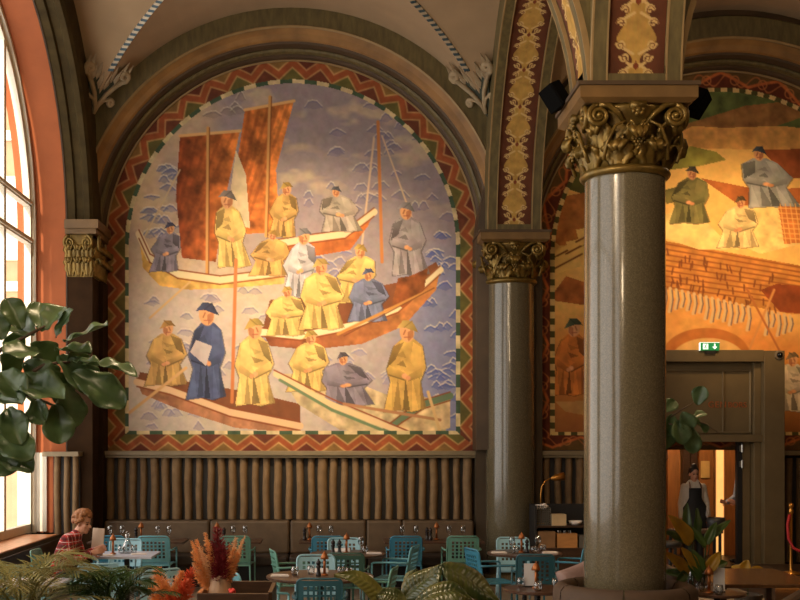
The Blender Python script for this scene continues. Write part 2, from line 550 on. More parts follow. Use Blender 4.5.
struct(MB().box(-4.9, 9.9, -4.3, 18.6, 9.9, 10.0).build('roof_slab', M_WALLDK))

# arches. kind of sweep: profile points (r, d) swept over the half circle and down the stilts
def sweep(mb, c, U, D, prof, z_low, n=48, closed=True):
    U = Vector(U); D = Vector(D); Z = Vector((0, 0, 1)); c = Vector(c)
    rows = []
    def row(f): rows.append([f(r, d) for r, d in prof])
    row(lambda r, d: c - U * r + D * d + Z * (z_low - c.z))
    for a in np.linspace(0, PI, n + 1):
        ca, sa = math.cos(a), math.sin(a)
        row(lambda r, d: c - U * (r * ca) + Z * (r * sa) + D * d)
    row(lambda r, d: c + U * r + D * d + Z * (z_low - c.z))
    k = len(prof); vs = [p for r in rows for p in r]; fs = []
    for i in range(len(rows) - 1):
        for j in range(k if closed else k - 1):
            fs.append((i * k + j, i * k + (j + 1) % k, (i + 1) * k + (j + 1) % k, (i + 1) * k + j))
    if closed: fs += [tuple(range(k)), tuple(reversed(range((len(rows) - 1) * k, len(rows) * k)))]
    mb.add(vs, fs)

ZA = 5.41      # top of every abacus
trim_n = [3]
def trim(mb, m, smooth=False, parent=None):
    trim_n[0] += 1
    return struct(mb.build('trim_%d' % trim_n[0], m, smooth=smooth))

# ornament canvas for arch soffits: s along the arch, t across (-1..1)
def arabesque(length, half):
    cv = Canvas(-50, 50, 0, 100 * length / half / 2, 2.0)
    X, Y = cv.X, cv.Y
    n = fbm(X, Y, 25, 5)
    cv.C[:] = np.array((92, 52, 33)) / 255.0
    cv.C *= (0.85 + 0.3 * n)[..., None]
    P = 108.0
    y = (Y + 30) % P
    w = 21 + 11 * np.cos(2 * PI * y / P) + 5 * np.sin(4 * PI * y / P)
    m = np.clip(w - np.abs(X) + 0.5, 0, 1)[..., None]
    base = np.array((178, 140, 72)) / 255.0 * (0.85 + 0.3 * fbm(X, Y, 14, 9))[..., None]
    cv.C = cv.C * (1 - m) + base * m
    k = 0
    H = cv.Y.max()
    CR = (204, 172, 112); DK = (92, 48, 28)
    y0 = -30.0
    while y0 < H + P:
        for sgn in (-1, 1):
            for (yy, xx, d) in ((18, 27, 1), (90, 27, -1), (40, 20, 1), (68, 20, -1)):
                pts = []
                for q in range(15):
                    a = q / 14 * 2.6 * PI; r = 8.5 * (1 - q / 17)
                    pts.append((sgn * (xx + r * math.cos(a)), y0 + yy + d * r * math.sin(a)))
                cv.line([(sgn * 6, y0 + yy + d * 16), (sgn * (xx + 8.5), y0 + yy)], 5, CR)
                cv.line(pts, 3.4, CR)
                cv.line([(p[0] + sgn * 1.5, p[1] + 2.2) for p in pts], 1.4, DK, 0.8)
        cv.poly([(0, y0 + 46), (6, y0 + 54), (0, y0 + 62), (-6, y0 + 54)], (120, 60, 34))
        y0 += P
    return cv

def column_arch(c, U, D, R, hw, label_line=True):
    """free-standing arch: olive solid, recessed painted panel on the soffit"""
    mb = MB()
    e = 0.13
    sweep(mb, c, U, D, [(R, -hw), (R, -hw + e), (R + 0.04, -hw + e + 0.015), (R + 0.04, hw - e - 0.015), (R, hw - e), (R, hw), (R + 0.60, hw), (R + 0.60, -hw)], ZA)
    trim(mb, M_OLIVE)
    ln = MB()
    for s_ in (-1, 1):
        sweep(ln, c, U, D, [(R - 0.006, s_ * (hw - e + 0.0)), (R - 0.006, s_ * (hw - e - 0.016)), (R + 0.03, s_ * (hw - e - 0.016)), (R + 0.03, s_ * (hw - e))], ZA + 0.17)
        sweep(ln, c, U, D, [(R - 0.004, s_ * (hw - 0.012)), (R - 0.004, s_ * (hw + 0.004)), (R + 0.05, s_ * (hw + 0.004)), (R + 0.05, s_ * (hw - 0.012))], ZA + 0.02)
    trim(ln, M_LINE)
    low = CZ - ZA - 0.17
    st = 0.0
    L = PI * R
    pw = hw - e - 0.02
    cv = arabesque(L - 2 * 0.14, pw)
    Uv = np.array(U); Dv = np.array(D); cc = np.array(c)
    sc = pw / 50.0
    def fn(x, y):
        s = y * sc + 0.14
        th = s / R
        r = R + 0.034
        P = cc[None, :] - Uv[None, :] * (r * np.cos(th))[:, None] + np.array((0, 0, 1.0))[None, :] * (r * np.sin(th))[:, None] + Dv[None, :] * (x * sc)[:, None]
        return P
    o = cv.mesh('painted_panel', fn, lambda x, y: np.ones(x.shape, bool), M_PAINT)
    trim_n[0] += 1
    o.name = 'trim_%d' % trim_n[0]
    struct(o)
    # frame piece closing the foot of the panel
    fb = MB()
    for sg in (-1, 1):
        p = Vector(c) + Vector(U) * (sg * (R + 0.025)) ; p.z = ZA
        u = Vector(U); d = Vector(D)
        q = [p + u * a + d * b + Vector((0, 0, z)) for z in (0, 0.1) for a, b in ((-0.03, -hw + e), (-0.03, hw - e), (0.03, hw - e), (0.03, -hw + e))]
        fb.add(q, [(0, 1, 2, 3), (7, 6, 5, 4), (0, 4, 5, 1), (1, 5, 6, 2), (2, 6, 7, 3), (3, 7, 4, 0)])
    trim(fb, M_OLIVE)

HW = 0.405
for yc in WIN_Y[:2]:
    column_arch((XC, yc, CZ), (0, 1, 0), (1, 0, 0), 3.155, HW)
column_arch((-0.73, YJ[1], CZ), (1, 0, 0), (0, 1, 0), 2.99, 0.37)
column_arch((6.09, YJ[1], CZ), (1, 0, 0), (0, 1, 0), 2.99, 0.37)
# left wall arches round the windows
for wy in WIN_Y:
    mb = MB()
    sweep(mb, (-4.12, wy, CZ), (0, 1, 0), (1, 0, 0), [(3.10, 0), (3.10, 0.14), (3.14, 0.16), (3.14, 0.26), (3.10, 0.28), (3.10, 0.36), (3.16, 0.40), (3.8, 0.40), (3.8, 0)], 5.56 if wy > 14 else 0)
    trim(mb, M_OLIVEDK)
    mb = MB()
    sweep(mb, (-4.12, wy, CZ), (0, 1, 0), (1, 0, 0), [(3.085, -0.03), (3.085, 0.02), (3.2, 0.02), (3.2, -0.03)], ZSILL)
    trim(mb, M_BROWNMOULD)

# ------------------------------------------------------------------ back wall: the two mural arches
def mural_arch(xc, cz, k=1.0):
    spec = [
        ([(3.30, -0.62), (3.62, -0.62), (3.66, -0.55), (3.66, 0.0), (3.30, 0.0)], M_OLIVE),
        ([(3.275, -0.61), (3.30, -0.635), (3.325, -0.61), (3.30, -0.55)], M_LINE),
        ([(3.13, -0.44), (3.15, -0.47), (3.22, -0.50), (3.29, -0.56), (3.31, -0.5), (3.31, 0.0), (3.13, 0.0)], M_OCHRE),
        ([(3.07, -0.25), (3.10, -0.40), (3.14, -0.42), (3.14, 0.0), (3.07, 0.0)], M_BROWNMOULD),
        ([(3.015, -0.20), (3.03, -0.26), (3.06, -0.28), (3.085, -0.26), (3.085, 0.0), (3.015, 0.0)], M_OLIVE),
        ([(2.965, -0.05), (2.98, -0.12), (3.02, -0.17), (3.03, 0.0), (2.965, 0.0)], M_BROWNMOULD),
        ([(2.945, -0.03), (2.945, -0.055), (2.975, -0.06), (2.975, 0.0)], M_LINE),
    ]
    for prof, m in spec:
        mb = MB()
        sweep(mb, (xc, YB, cz), (1, 0, 0), (0, 1, 0), [(r * k, d) for r, d in prof], 2.08, n=64)
        trim(mb, m)
mural_arch(-0.73, CZ)
mural_arch(6.09, CZ - 0.17)
mb = MB(); sweep(mb, (6.09, YB, CZ - 0.17), (1, 0, 0), (0, 1, 0), [(3.6, -0.55), (3.95, -0.5), (3.95, 0), (3.6, 0)], 2.08, n=64); trim(mb, M_BROWNMOULD)

SW = F / YB     # frame pixels per metre on the back wall
def wall_fn(off):
    def fn(x, y):
        return np.stack([(x - CX) / SW, np.full(x.shape, YB - off), EYE + (CY - y) / SW], -1)
    return fn

def border_coords(X, Y, xc, yc, rin, rout, ybot_in, ybot_out):
    """w: 0 inner edge .. 1 outer edge ; s: length along the border"""
    dx = X - xc; dy = yc - Y
    r = np.where(dy > 0, np.hypot(dx, dy), np.abs(dx))
    th = np.arctan2(dx, np.maximum(dy, 1e-9))
    rm = (rin + rout) / 2
    s_arc = rm * np.where(dy > 0, th, np.sign(dx) * (PI / 2))
    s = s_arc + np.where(dy > 0, 0, np.sign(dx) * (-dy))
    w = (r - rin) / (rout - rin)
    wb_ = (Y - ybot_in) / (ybot_out - ybot_in)
    bot = (wb_ > 0) & (wb_ >= w)
    s = np.where(bot, X - xc, s)
    w = np.where(bot, wb_, w)
    return w, s

def paint_zigzag(cv, args, per):
    w, s = border_coords(cv.X, cv.Y, *args)
    t = s / per
    tri = np.abs((t % 1.0) - 0.5) * 2
    wc = 0.36 + 0.5 * tri
    d = (w - wc) * 17.0 * 0.7
    n = 0.85 + 0.3 * fbm(cv.X, cv.Y, 6, 3)
    C = np.zeros(cv.C.shape)
    par = (np.floor(t + 0.5) % 2) == 0
    par2 = (np.floor(t) % 2) == 0
    A = np.where(par[..., None], np.array((100, 92, 48)), np.array((104, 58, 40)))
    B = np.where(par2[..., None], np.array((100, 50, 36)), np.array((132, 100, 56)))
    C = np.where((d < 0)[..., None], A, B) / 255.0
    band = np.clip(2.6 - np.abs(d), 0, 1)[..., None]
    C = C * (1 - band) + np.array((150, 80, 46)) / 255.0 * band
    for off in (-2.4, 2.4):
        l = np.clip(0.95 - np.abs(d - off), 0, 1)[..., None] * 0.85
        C = C * (1 - l) + np.array((204, 160, 104)) / 255.0 * l
    C *= n[..., None]
    # chequer edge
    e = (w < 0.17)
    on = ((s / 26.0) % 1.0) < 0.5
    ck = np.where(on[..., None], np.array((208, 186, 140)), np.array((70, 88, 66))) / 255.0
    C = np.where(e[..., None], ck * n[..., None], C)
    m = (w >= 0)
    cv.C = np.where(m[..., None], C, cv.C)
    return w

# ---- boats mural: a plain generic harbour scene in the same colours
rnd = random.Random(11)
cv = Canvas(104, 480, 60, 452, 0.72)
X, Y = cv.X, cv.Y
n1 = fbm(X, Y, 60, 21); n2 = fbm(X * 0.7, Y * 1.6, 26, 31)
tan = np.array((196, 166, 132)) / 255.; blue = np.array((148, 134, 138)) / 255.; deep = np.array((122, 128, 166)) / 255.; pale = np.array((206, 192, 180)) / 255.
g = np.clip((X - 150) / 200 + (n1 - 0.5) * 1.6 + 0.05, 0, 1)[..., None]
C = tan * (1 - g) + blue * g
lo = np.clip((Y - 250) / 60, 0, 1)[..., None] * np.clip(1.1 - (X - 300) / 160, 0, 1)[..., None]
C = C * (1 - lo * 0.6) + pale * lo * 0.6
dp = np.clip((X - 385) / 40, 0, 1)[..., None] * np.clip((Y - 230) / 50, 0, 1)[..., None]
C = C * (1 - dp * 0.8) + deep * dp * 0.8
cl = np.clip((n2 - 0.55) * 6, 0, 1)[..., None] * np.clip((240 - Y) / 60, 0, 1)[..., None]
C = C * (1 - cl * 0.55) + np.array((214, 186, 146)) / 255. * cl * 0.55
cv.C = C * (0.93 + 0.14 * fbm(X, Y, 5, 8))[..., None]
def waves(x0, x1, y0, y1, num, col, a=0.6):
    for _ in range(num):
        x = rnd.uniform(x0, x1); y = rnd.uniform(y0, y1); w = rnd.uniform(8, 18); h = rnd.uniform(3, 7)
        pts = [(x + w * t, y - h * math.sin(PI * t) + rnd.uniform(-1, 1)) for t in (0, .2, .45, .7, 1)]
        cv.poly(pts + [(x + w * .6, y + 2.5)], col, a * 0.55)
        cv.line(pts, 1.3, col, a)
        cv.line([(p[0], p[1] - 1.6) for p in pts], 1.2, (224, 210, 188), a * 0.7)
waves(300, 440, 105, 220, 42, (104, 100, 132))
waves(140, 176, 170, 240, 22, (96, 100, 132), 0.7)
waves(170, 260, 90, 130, 8, (120, 106, 104))
waves(135, 260, 285, 375, 26, (122, 116, 142))
waves(400, 456, 230, 420, 46, (78, 90, 150), 0.8)
waves(290, 420, 345, 400, 22, (130, 128, 164))
waves(140, 240, 405, 430, 14, (134, 124, 150))
waves(300, 350, 250, 280, 10, (110, 112, 156))
def sail(pts, mast, c1, c2):
    cv.poly(pts, c1, tex=0.5, col2=c2)
    for k in range(5):
        a = pts[0]; b = pts[1]; c = pts[-2]; d = pts[-1]
        t = (k + .5) / 5
        cv.line([(a[0] + (b[0] - a[0]) * t, a[1] + (b[1] - a[1]) * t), (d[0] + (c[0] - d[0]) * t, d[1] + (c[1] - d[1]) * t)], 3, (96, 44, 20), 0.25)
    cv.line([pts[0], pts[1]], 3, (224, 172, 110))
    cv.line(mast, 3, (206, 150, 86)); cv.line([(mast[0][0] + 1.6, mast[0][1]), (mast[1][0] + 1.6, mast[1][1])], 1, (120, 66, 30))
sail([(180, 136), (240, 131), (224, 205), (216, 262), (182, 258), (176, 195)], ((208, 128), (207, 274)), (126, 56, 26), (196, 112, 50))
sail([(245, 110), (294, 101), (276, 170), (280, 232), (246, 234), (236, 170)], ((270, 97), (266, 236)), (176, 92, 40), (214, 128, 60))
cv.poly([(236, 150), (246, 175), (250, 228), (226, 226)], (214, 190, 150))
cv.line([(378, 122), (382, 262)], 3.2, (188, 118, 66)); cv.line([(374, 138), (362, 244)], 2, (206, 176, 146)); cv.line([(382, 136), (412, 218)], 1.6, (206, 176, 146))
cv.line([(180, 170), (144, 238)], 1.6, (200, 170, 130))
def hull(top, bot, rim, body, body2, inner=None):
    if inner: cv.poly(top + inner[::-1], (120, 70, 44))
    cv.poly(top + bot[::-1], body, col2=body2, tex=0.3)
    cv.line(top, 7, rim); cv.line([(p[0], p[1] + 4.5) for p in top], 1.3, (128, 66, 34)); cv.line([(p[0], p[1] - 4) for p in top], 1.3, (128, 66, 34))
PEOPLE_Y = (216, 178, 104); PEOPLE_B = (112, 118, 146); PEOPLE_G = (164, 150, 136); PEOPLE_O = (190, 148, 84); NAVY = (72, 82, 116); PALE_B = (186, 180, 184)
def figure(x, top, h, w, col, hat, lean=0.0, arm=1, seat=False):
    """a plain painted fisherman built of angular facets"""
    mul = lambda c, f: tuple(min(255, int(v * f)) for v in c)
    d, dd, l = mul(col, .72), mul(col, .5), mul(col, 1.16)
    r = rnd.random
    hd = h * 0.135; hx = x + lean * h * 0.4; bx = x - lean * h * 0.3; sh = top + hd * 1.75
    B = [(hx - .16 * w, sh - hd * .25), (hx - .40 * w, sh + .05 * h), (x - (.52 + .1 * r()) * w, sh + .30 * h), (x - .42 * w, sh + .44 * h), (bx - (.5 + .15 * r()) * w, top + h), (bx - .1 * w, top + h * .975), (bx + .2 * w, top + h), (bx + (.5 + .15 * r()) * w, top + h * .96), (x + .40 * w, sh + .43 * h), (x + (.52 + .1 * r()) * w, sh + .28 * h), (hx + .40 * w, sh + .04 * h), (hx + .16 * w, sh - hd * .25)]
    cv.poly([(p[0] + (1.2 if p[0] > x else -1.2), p[1] + .8) for p in B], dd, .55)
    cv.poly(B, col, tex=.2)
    s_ = arm
    cv.poly([(hx + s_ * .1 * w, sh), (hx + s_ * .4 * w, sh + .05 * h), (x + s_ * .54 * w, sh + .29 * h), (x + s_ * .3 * w, sh + .2 * h)], d, .9, col2=dd, axis='y')
    cv.poly([(hx - s_ * .14 * w, sh), (hx - s_ * .38 * w, sh + .06 * h), (x - s_ * .40 * w, sh + .34 * h), (x - s_ * .12 * w, sh + .22 * h)], l, .95, col2=col, axis='y')
    y0 = sh + .42 * h
    for q in range(5):
        a0 = -.42 + q * .19 + .04 * r(); a1 = a0 + .10 + .06 * r()
        cv.poly([(x + a0 * w, y0 - .04 * h), (bx + (a1 * 1.25) * w, top + h * (.96 + .03 * r())), (bx + (a0 * 1.3 - .03) * w, top + h * .98)], (l, d, dd, l, d)[q], .8)
    for q in range(3):
        yy = sh + (.10 + .1 * q) * h
        cv.poly([(x - .08 * w, yy), (x + s_ * (.22 + .1 * r()) * w, yy + .05 * h), (x + .02 * w, yy + .08 * h)], (d, dd, l)[q], .55)
    # sleeves and hands
    e1 = (x + s_ * .48 * w, sh + .30 * h); hnd = (x + s_ * .04 * w, sh + (.36 + .06 * r()) * h)
    cv.poly([(e1[0], e1[1] - .05 * h), (hnd[0], hnd[1] - .04 * h), (hnd[0], hnd[1] + .04 * h), (e1[0] + s_ * .04 * w, e1[1] + .07 * h)], l, .95, col2=d, axis='y')
    cv.line([(e1[0], e1[1] + .06 * h), (hnd[0], hnd[1] + .045 * h)], 1.1, dd, .9)
    e2 = (x - s_ * .44 * w, sh + .33 * h)
    cv.poly([(e2[0], e2[1] - .05 * h), (hnd[0] - s_ * .1 * w, hnd[1] - .01 * h), (hnd[0] - s_ * .1 * w, hnd[1] + .06 * h), (e2[0], e2[1] + .05 * h)], col, .95, col2=d, axis='y')
    cv.ell(hnd[0], hnd[1], max(2, w * .08), max(1.8, h * .03), (222, 158, 108)); cv.ell(hnd[0] - s_ * .1 * w, hnd[1] + .02 * h, max(1.8, w * .07), max(1.6, h * .026), (206, 140, 94))
    # head
    cx, cy_ = hx + s_ * hd * .08, top + hd * .98
    cv.ell(cx, cy_, hd * .58, hd * .82, (216, 156, 106), rot=s_ * .15)
    cv.poly([(cx - s_ * hd * .55, cy_ - hd * .3), (cx - s_ * hd * .05, cy_), (cx - s_ * hd * .1, cy_ + hd * .8), (cx - s_ * hd * .5, cy_ + hd * .4)], (160, 100, 66), .75)
    cv.line([(cx + s_ * hd * .12, cy_ - hd * .15), (cx + s_ * hd * .26, cy_ + hd * .18)], 1.1, (136, 78, 50), .9)
    cv.line([(cx - hd * .2, cy_ + hd * .42), (cx + hd * .25, cy_ + hd * .4)], 1.0, (150, 80, 60), .8)
    H = [(cx - s_ * hd * .95, cy_ + hd * .05), (cx - s_ * hd * .62, cy_ - hd * .55), (cx - s_ * hd * .42, cy_ - hd * .9), (cx + s_ * hd * .3, cy_ - hd * .95), (cx + s_ * hd * .58, cy_ - hd * .62), (cx + s_ * hd * .85, cy_ - hd * .28), (cx + s_ * hd * .2, cy_ - hd * .38), (cx - s_ * hd * .5, cy_ - hd * .12)]
    cv.poly(H, hat, col2=mul(hat, .62)); cv.line([H[6], H[2]], 1.0, mul(hat, .6), .8)
# far orange boat
hull([(262, 246), (300, 240), (345, 234), (374, 212)], [(268, 262), (305, 258), (350, 250), (368, 226)], (228, 200, 156), (176, 92, 44), (196, 108, 52))
figure(284, 182, 56, 24, PEOPLE_O, (200, 160, 80), 0.1, 1)
figure(340, 186, 46, 34, PEOPLE_G, (96, 96, 104), -0.2, -1)
# far left long boat
hull([(139, 234), (150, 258), (178, 274), (220, 280), (285, 272)], [(143, 268), (160, 286), (190, 290), (230, 288), (284, 284)], (224, 202, 156), (206, 156, 74), (220, 178, 100))
figure(166, 222, 50, 24, (122, 112, 122), (82, 82, 106), 0.2, 1)
figure(231, 190, 78, 28, PEOPLE_Y, (140, 128, 120), -0.1, -1)
figure(270, 230, 46, 32, PEOPLE_O, (206, 156, 76), 0.15, -1)
# middle boat
hull([(262, 332), (300, 336), (350, 326), (398, 308), (440, 270)], [(270, 346), (310, 350), (362, 344), (404, 326), (436, 290)], (238, 214, 168), (132, 72, 46), (190, 122, 66), [(270, 300), (330, 296), (400, 282), (436, 262)])
figure(300, 228, 70, 28, PALE_B, (140, 134, 138), 0.12, 1)
figure(356, 244, 60, 34, PEOPLE_Y, (208, 170, 88), 0.2, -1)
figure(408, 202, 74, 32, (150, 140, 142), (156, 150, 150), -0.05, -1)
figure(286, 286, 50, 34, PEOPLE_Y, (214, 176, 96), 0.05, 1)
figure(322, 258, 72, 38, PEOPLE_Y, (222, 186, 104), -0.05, 1)
figure(368, 268, 54, 34, PEOPLE_B, (96, 106, 140), 0.0, 1)
cv.poly([(392, 304), (398, 278), (410, 276), (428, 268), (424, 290), (404, 308)], (128, 70, 36), tex=.4)
cv.line([(338, 334), (430, 290)], 3, (196, 136, 70)); cv.line([(344, 336), (434, 288)], 1, (110, 62, 32))
# near left boat
hull([(137, 382), (170, 390), (230, 412), (300, 426)], [(142, 394), (180, 410), (236, 428), (300, 433)], (226, 184, 140), (164, 106, 72), (186, 128, 92), [(140, 372), (200, 384), (250, 392), (300, 404)])
cv.line([(236, 260), (232, 402)], 3.4, (196, 116, 66))
figure(166, 320, 66, 34, PEOPLE_O, (196, 144, 80), 0.05, 1)
figure(207, 302, 98, 32, NAVY, (70, 78, 108), 0.02, -1)
cv.poly([(196, 340), (212, 346), (206, 366), (190, 352)], (188, 174, 170))
figure(254, 318, 88, 34, PEOPLE_Y, (204, 170, 92), 0.0, 1)
cv.line([(128, 414), (186, 368)], 3, (214, 164, 108)); cv.line([(150, 318), (190, 282)], 2, (214, 170, 112))
# near right boat
cv.poly([(280, 374), (330, 372), (390, 396), (448, 398), (446, 432), (396, 433), (340, 430), (298, 404)], (190, 168, 128), tex=.3)
hull([(450, 396), (424, 404), (402, 418), (384, 432)], [(450, 428), (430, 432), (410, 433), (396, 433)], (96, 116, 88), (206, 174, 124), (214, 184, 136))
figure(308, 330, 62, 34, PEOPLE_Y, (214, 176, 92), 0.1, 1)
figure(346, 352, 54, 44, (126, 116, 130), (106, 96, 106), -0.15, 1)
figure(406, 320, 92, 36, (200, 158, 82), (210, 172, 96), 0.05, -1)
cv.line([(276, 374), (330, 404), (404, 433)], 6, (226, 194, 146)); cv.line([(280, 380), (332, 410), (392, 434)], 3, (104, 126, 92)); cv.line([(274, 370), (332, 399), (408, 431)], 1.4, (140, 72, 46))
cv.line([(344, 404), (440, 420)], 3, (170, 120, 84)); cv.line([(428, 392), (440, 432)], 3, (214, 176, 120))
# warm plaster mid tone over everything keeps the dry fresco look
cv.C = cv.C * 0.94 + np.array((190, 160, 126)) / 255. * 0.06
B1 = (292.5, 247.0, 163.5, 187.5, 431.0, 451.5)
paint_zigzag(cv, B1, 27.6)
def in_arch(x, y, xc, yc, r, yb):
    dx = x - xc; dy = yc - y
    return np.where(dy > 0, np.hypot(dx, dy), np.abs(dx)) <= r
mu = thing('wall_mural', ((292.5 - CX) / SW, YB, EYE + (CY - 451) / SW), 'large arched mural of sailing and rowing boats with fishermen in yellow oilskins', 'mural')
inv = mu.location.copy()
def shifted(off):
    f0 = wall_fn(off)
    def fn(x, y):
        return f0(x, y) - np.array(inv)[None, :]
    return fn
inner1 = lambda x, y: in_arch(x, y, B1[0], B1[1], B1[2], 0) & (y < B1[4])
cv.mesh('painted_scene', shifted(0.008), inner1, M_PAINT, mu)
cv.mesh('zigzag_border', shifted(0.008), lambda x, y: in_arch(x, y, B1[0], B1[1], B1[3], 0) & ~inner1(x, y), M_PAINT, mu)

# ---- gold mural of the right bay: generic hills, a long fish rack and a few workers
B2 = (720.5, 258.0, 166.0, 187.5, 432.0, 449.0)
cv = Canvas(532, 910, 70, 450, 0.8)
X, Y = cv.X, cv.Y
n1 = fbm(X, Y, 50, 41)
gold = np.array((240, 188, 104)) / 255.; org = np.array((216, 140, 68)) / 255.
g = np.clip((Y - 250) / 120 + (n1 - .5) * 1.2, 0, 1)[..., None]
cv.C = (gold * (1 - g) + org * g) * (0.92 + 0.16 * fbm(X, Y, 7, 4))[..., None]
dk = np.clip((Y - 370) / 60, 0, 1)[..., None]
cv.C = cv.C * (1 - dk * .6) + np.array((120, 70, 40)) / 255. * dk * .6
cv.poly([(690, 70), (830, 70), (840, 120), (790, 132), (740, 128), (700, 140), (668, 128)], (96, 106, 56), tex=.3)
cv.poly([(664, 130), (700, 120), (745, 106), (800, 100), (800, 118), (760, 132), (716, 136), (690, 144)], (150, 104, 58), tex=.3)
cv.poly([(668, 140), (692, 126), (724, 128), (780, 126), (912, 140), (912, 170), (760, 150), (690, 148)], (222, 160, 86), tex=.2)
cv.poly([(668, 166), (690, 146), (716, 152), (726, 160), (700, 166), (670, 170)], (156, 146, 66), tex=.2)
cv.poly([(760, 150), (912, 146), (912, 184), (790, 178)], (160, 84, 44), tex=.2)
cv.poly([(700, 178), (760, 190), (912, 182), (912, 200), (740, 206)], (176, 100, 50), tex=.2)
cv.poly([(664, 190), (690, 184), (700, 198), (666, 204)], (120, 110, 60), tex=.2)
cv.poly([(548, 190), (566, 168), (600, 150), (600, 200), (570, 190)], (96, 92, 44), tex=.2)
cv.poly([(540, 230), (566, 196), (600, 190), (600, 240), (560, 246)], (176, 110, 54), tex=.3)
cv.poly([(548, 300), (566, 276), (590, 284), (590, 306)], (166, 96, 46), tex=.3)
for (x, y) in ((556, 262), (580, 252), (566, 268), (590, 240)):
    cv.poly([(x - 14, y - 10), (x + 12, y - 16), (x + 16, y - 2), (x - 10, y + 6)], (240, 194, 110)); cv.line([(x - 14, y + 2), (x + 16, y - 14)], 1.6, (110, 60, 30))
# rack of planks
cv.poly([(660, 240), (912, 286), (912, 322), (790, 314), (660, 288)], (196, 128, 60), tex=.2)
for k in range(9):
    y0 = 243 + k * 5.4
    cv.line([(660, y0), (912, y0 + 44 - k * 1.2)], 1.5, (146, 82, 38), .9)
for k in range(60):
    x = rnd.uniform(664, 780); y = 244 + (x - 660) * .24 + rnd.uniform(2, 38)
    cv.line([(x, y), (x + rnd.uniform(-2, 2), y + 6)], 1.6, (120, 66, 34), .9)
cv.poly([(760, 290), (776, 284), (912, 296), (912, 324), (780, 312)], (140, 68, 32), tex=.2)
for k in range(22):
    x = 664 + k * 6; y = 286 + (x - 660) * .235
    if 752 < x < 764: continue
    h = rnd.uniform(14, 24)
    cv.line([(x, y), (x + 1.5, y + h * .5), (x - 1, y + h)], 3.2, (214, 176, 124)); cv.line([(x + 2, y + 2), (x + 3, y + h * .5), (x + 1, y + h)], 1.2, (110, 92, 92))
cv.line([(774, 290), (748, 352)], 2.4, (206, 140, 76)); cv.line([(746, 288), (780, 352)], 2.0, (176, 104, 54))
cv.ell(706, 356, 44, 28, (188, 112, 52)); cv.ell(708, 362, 38, 24, (222, 170, 100))
cv.poly([(664, 215), (690, 206), (720, 236), (740, 250), (700, 250), (664, 238)], (244, 204, 126), tex=.15)
cv.poly([(720, 236), (752, 206), (790, 204), (800, 244), (760, 254)], (240, 202, 124), tex=.2)
figure(690, 166, 58, 34, (120, 112, 66), (96, 88, 72), 0.1, -1)
figure(768, 146, 62, 44, (150, 148, 142), (84, 90, 98), -0.35, -1)
figure(738, 196, 52, 34, (228, 196, 132), (120, 92, 60), 0.1, 1)
figure(570, 318, 78, 30, (196, 116, 52), (96, 104, 76), 0.1, 1)
cv.poly([(778, 206), (912, 214), (912, 236), (784, 244)], (206, 120, 58), tex=.2)
for k in range(7): cv.line([(780 + k * 5, 204), (786 + k * 5, 244)], .9, (240, 180, 100)); cv.line([(778, 208 + k * 5), (815, 210 + k * 5)], .9, (240, 180, 100))
cv.poly([(556, 402), (604, 400), (600, 418), (566, 412)], (190, 140, 80))
figure(792, 352, 60, 34, (206, 186, 160), (150, 120, 80), 0, 1)
w, s = border_coords(X, Y, *B2)
per = 56.0
n = 0.85 + .3 * fbm(X, Y, 6, 5)
tri = np.abs(((s / per) % 1) - .5) * 2
C = np.zeros(cv.C.shape) + np.array((98, 46, 28)) / 255.
C = np.where((w > (0.3 + .6 * tri))[..., None], np.array((104, 76, 40)) / 255., C)
def stroke(C, d, wd, col):
    l = np.clip(wd - np.abs(d), 0, 1)[..., None]
    return C * (1 - l) + np.array(col) / 255. * l
C = stroke(C, (w - .3 - .6 * tri) * 15, 1.6, (196, 106, 54))
q = ((s / per) % 1) * 2 * PI
C = stroke(C, (w - .55 - .28 * np.sin(q * 2)) * 14, 1.0, (184, 110, 60))
C = stroke(C, np.hypot((((s / (per / 2)) % 1) - .5) * 28, (w - .55) * 20) - 4.2, 1.0, (196, 120, 64))
e = (w < .2); on = ((s / 13.0) % 1) < .5
ck = np.where(on[..., None], np.array((222, 186, 120)), np.array((84, 78, 40))) / 255.
C = np.where(e[..., None], ck, C) * n[..., None]
cv.C = np.where((w >= 0)[..., None], C, cv.C)
mu = thing('wall_mural', ((720.5 - CX) / SW, YB, EYE + (CY - 451) / SW), 'gold and orange arched mural of hills and a fish-drying rack above the portal', 'mural')
inv = mu.location.copy()
inner2 = lambda x, y: in_arch(x, y, B2[0], B2[1], B2[2], 0) & (y < B2[4])
cv.mesh('painted_scene', shifted(0.008), inner2, M_PAINT, mu)
cv.mesh('scroll_border', shifted(0.008), lambda x, y: in_arch(x, y, B2[0], B2[1], B2[3], 0) & ~inner2(x, y), M_PAINT, mu)
# ------------------------------------------------------------------ columns with carved capitals
def spiral(mb, c, ex, ez, R, turns, r0, n=26, start=PI / 2, sgn=1):
    c = Vector(c); pts = []; rs = []
    for i in range(n + 1):
        t = i / n
        a = start + sgn * 2 * PI * turns * t
        r = R * (1 - 0.86 * t)
        pts.append(c + ex * (r * math.cos(a)) + ez * (r * math.sin(a))); rs.append(r0 * (1 - 0.5 * t))
    mb.tube(pts, rs, 6)
    return pts[0]

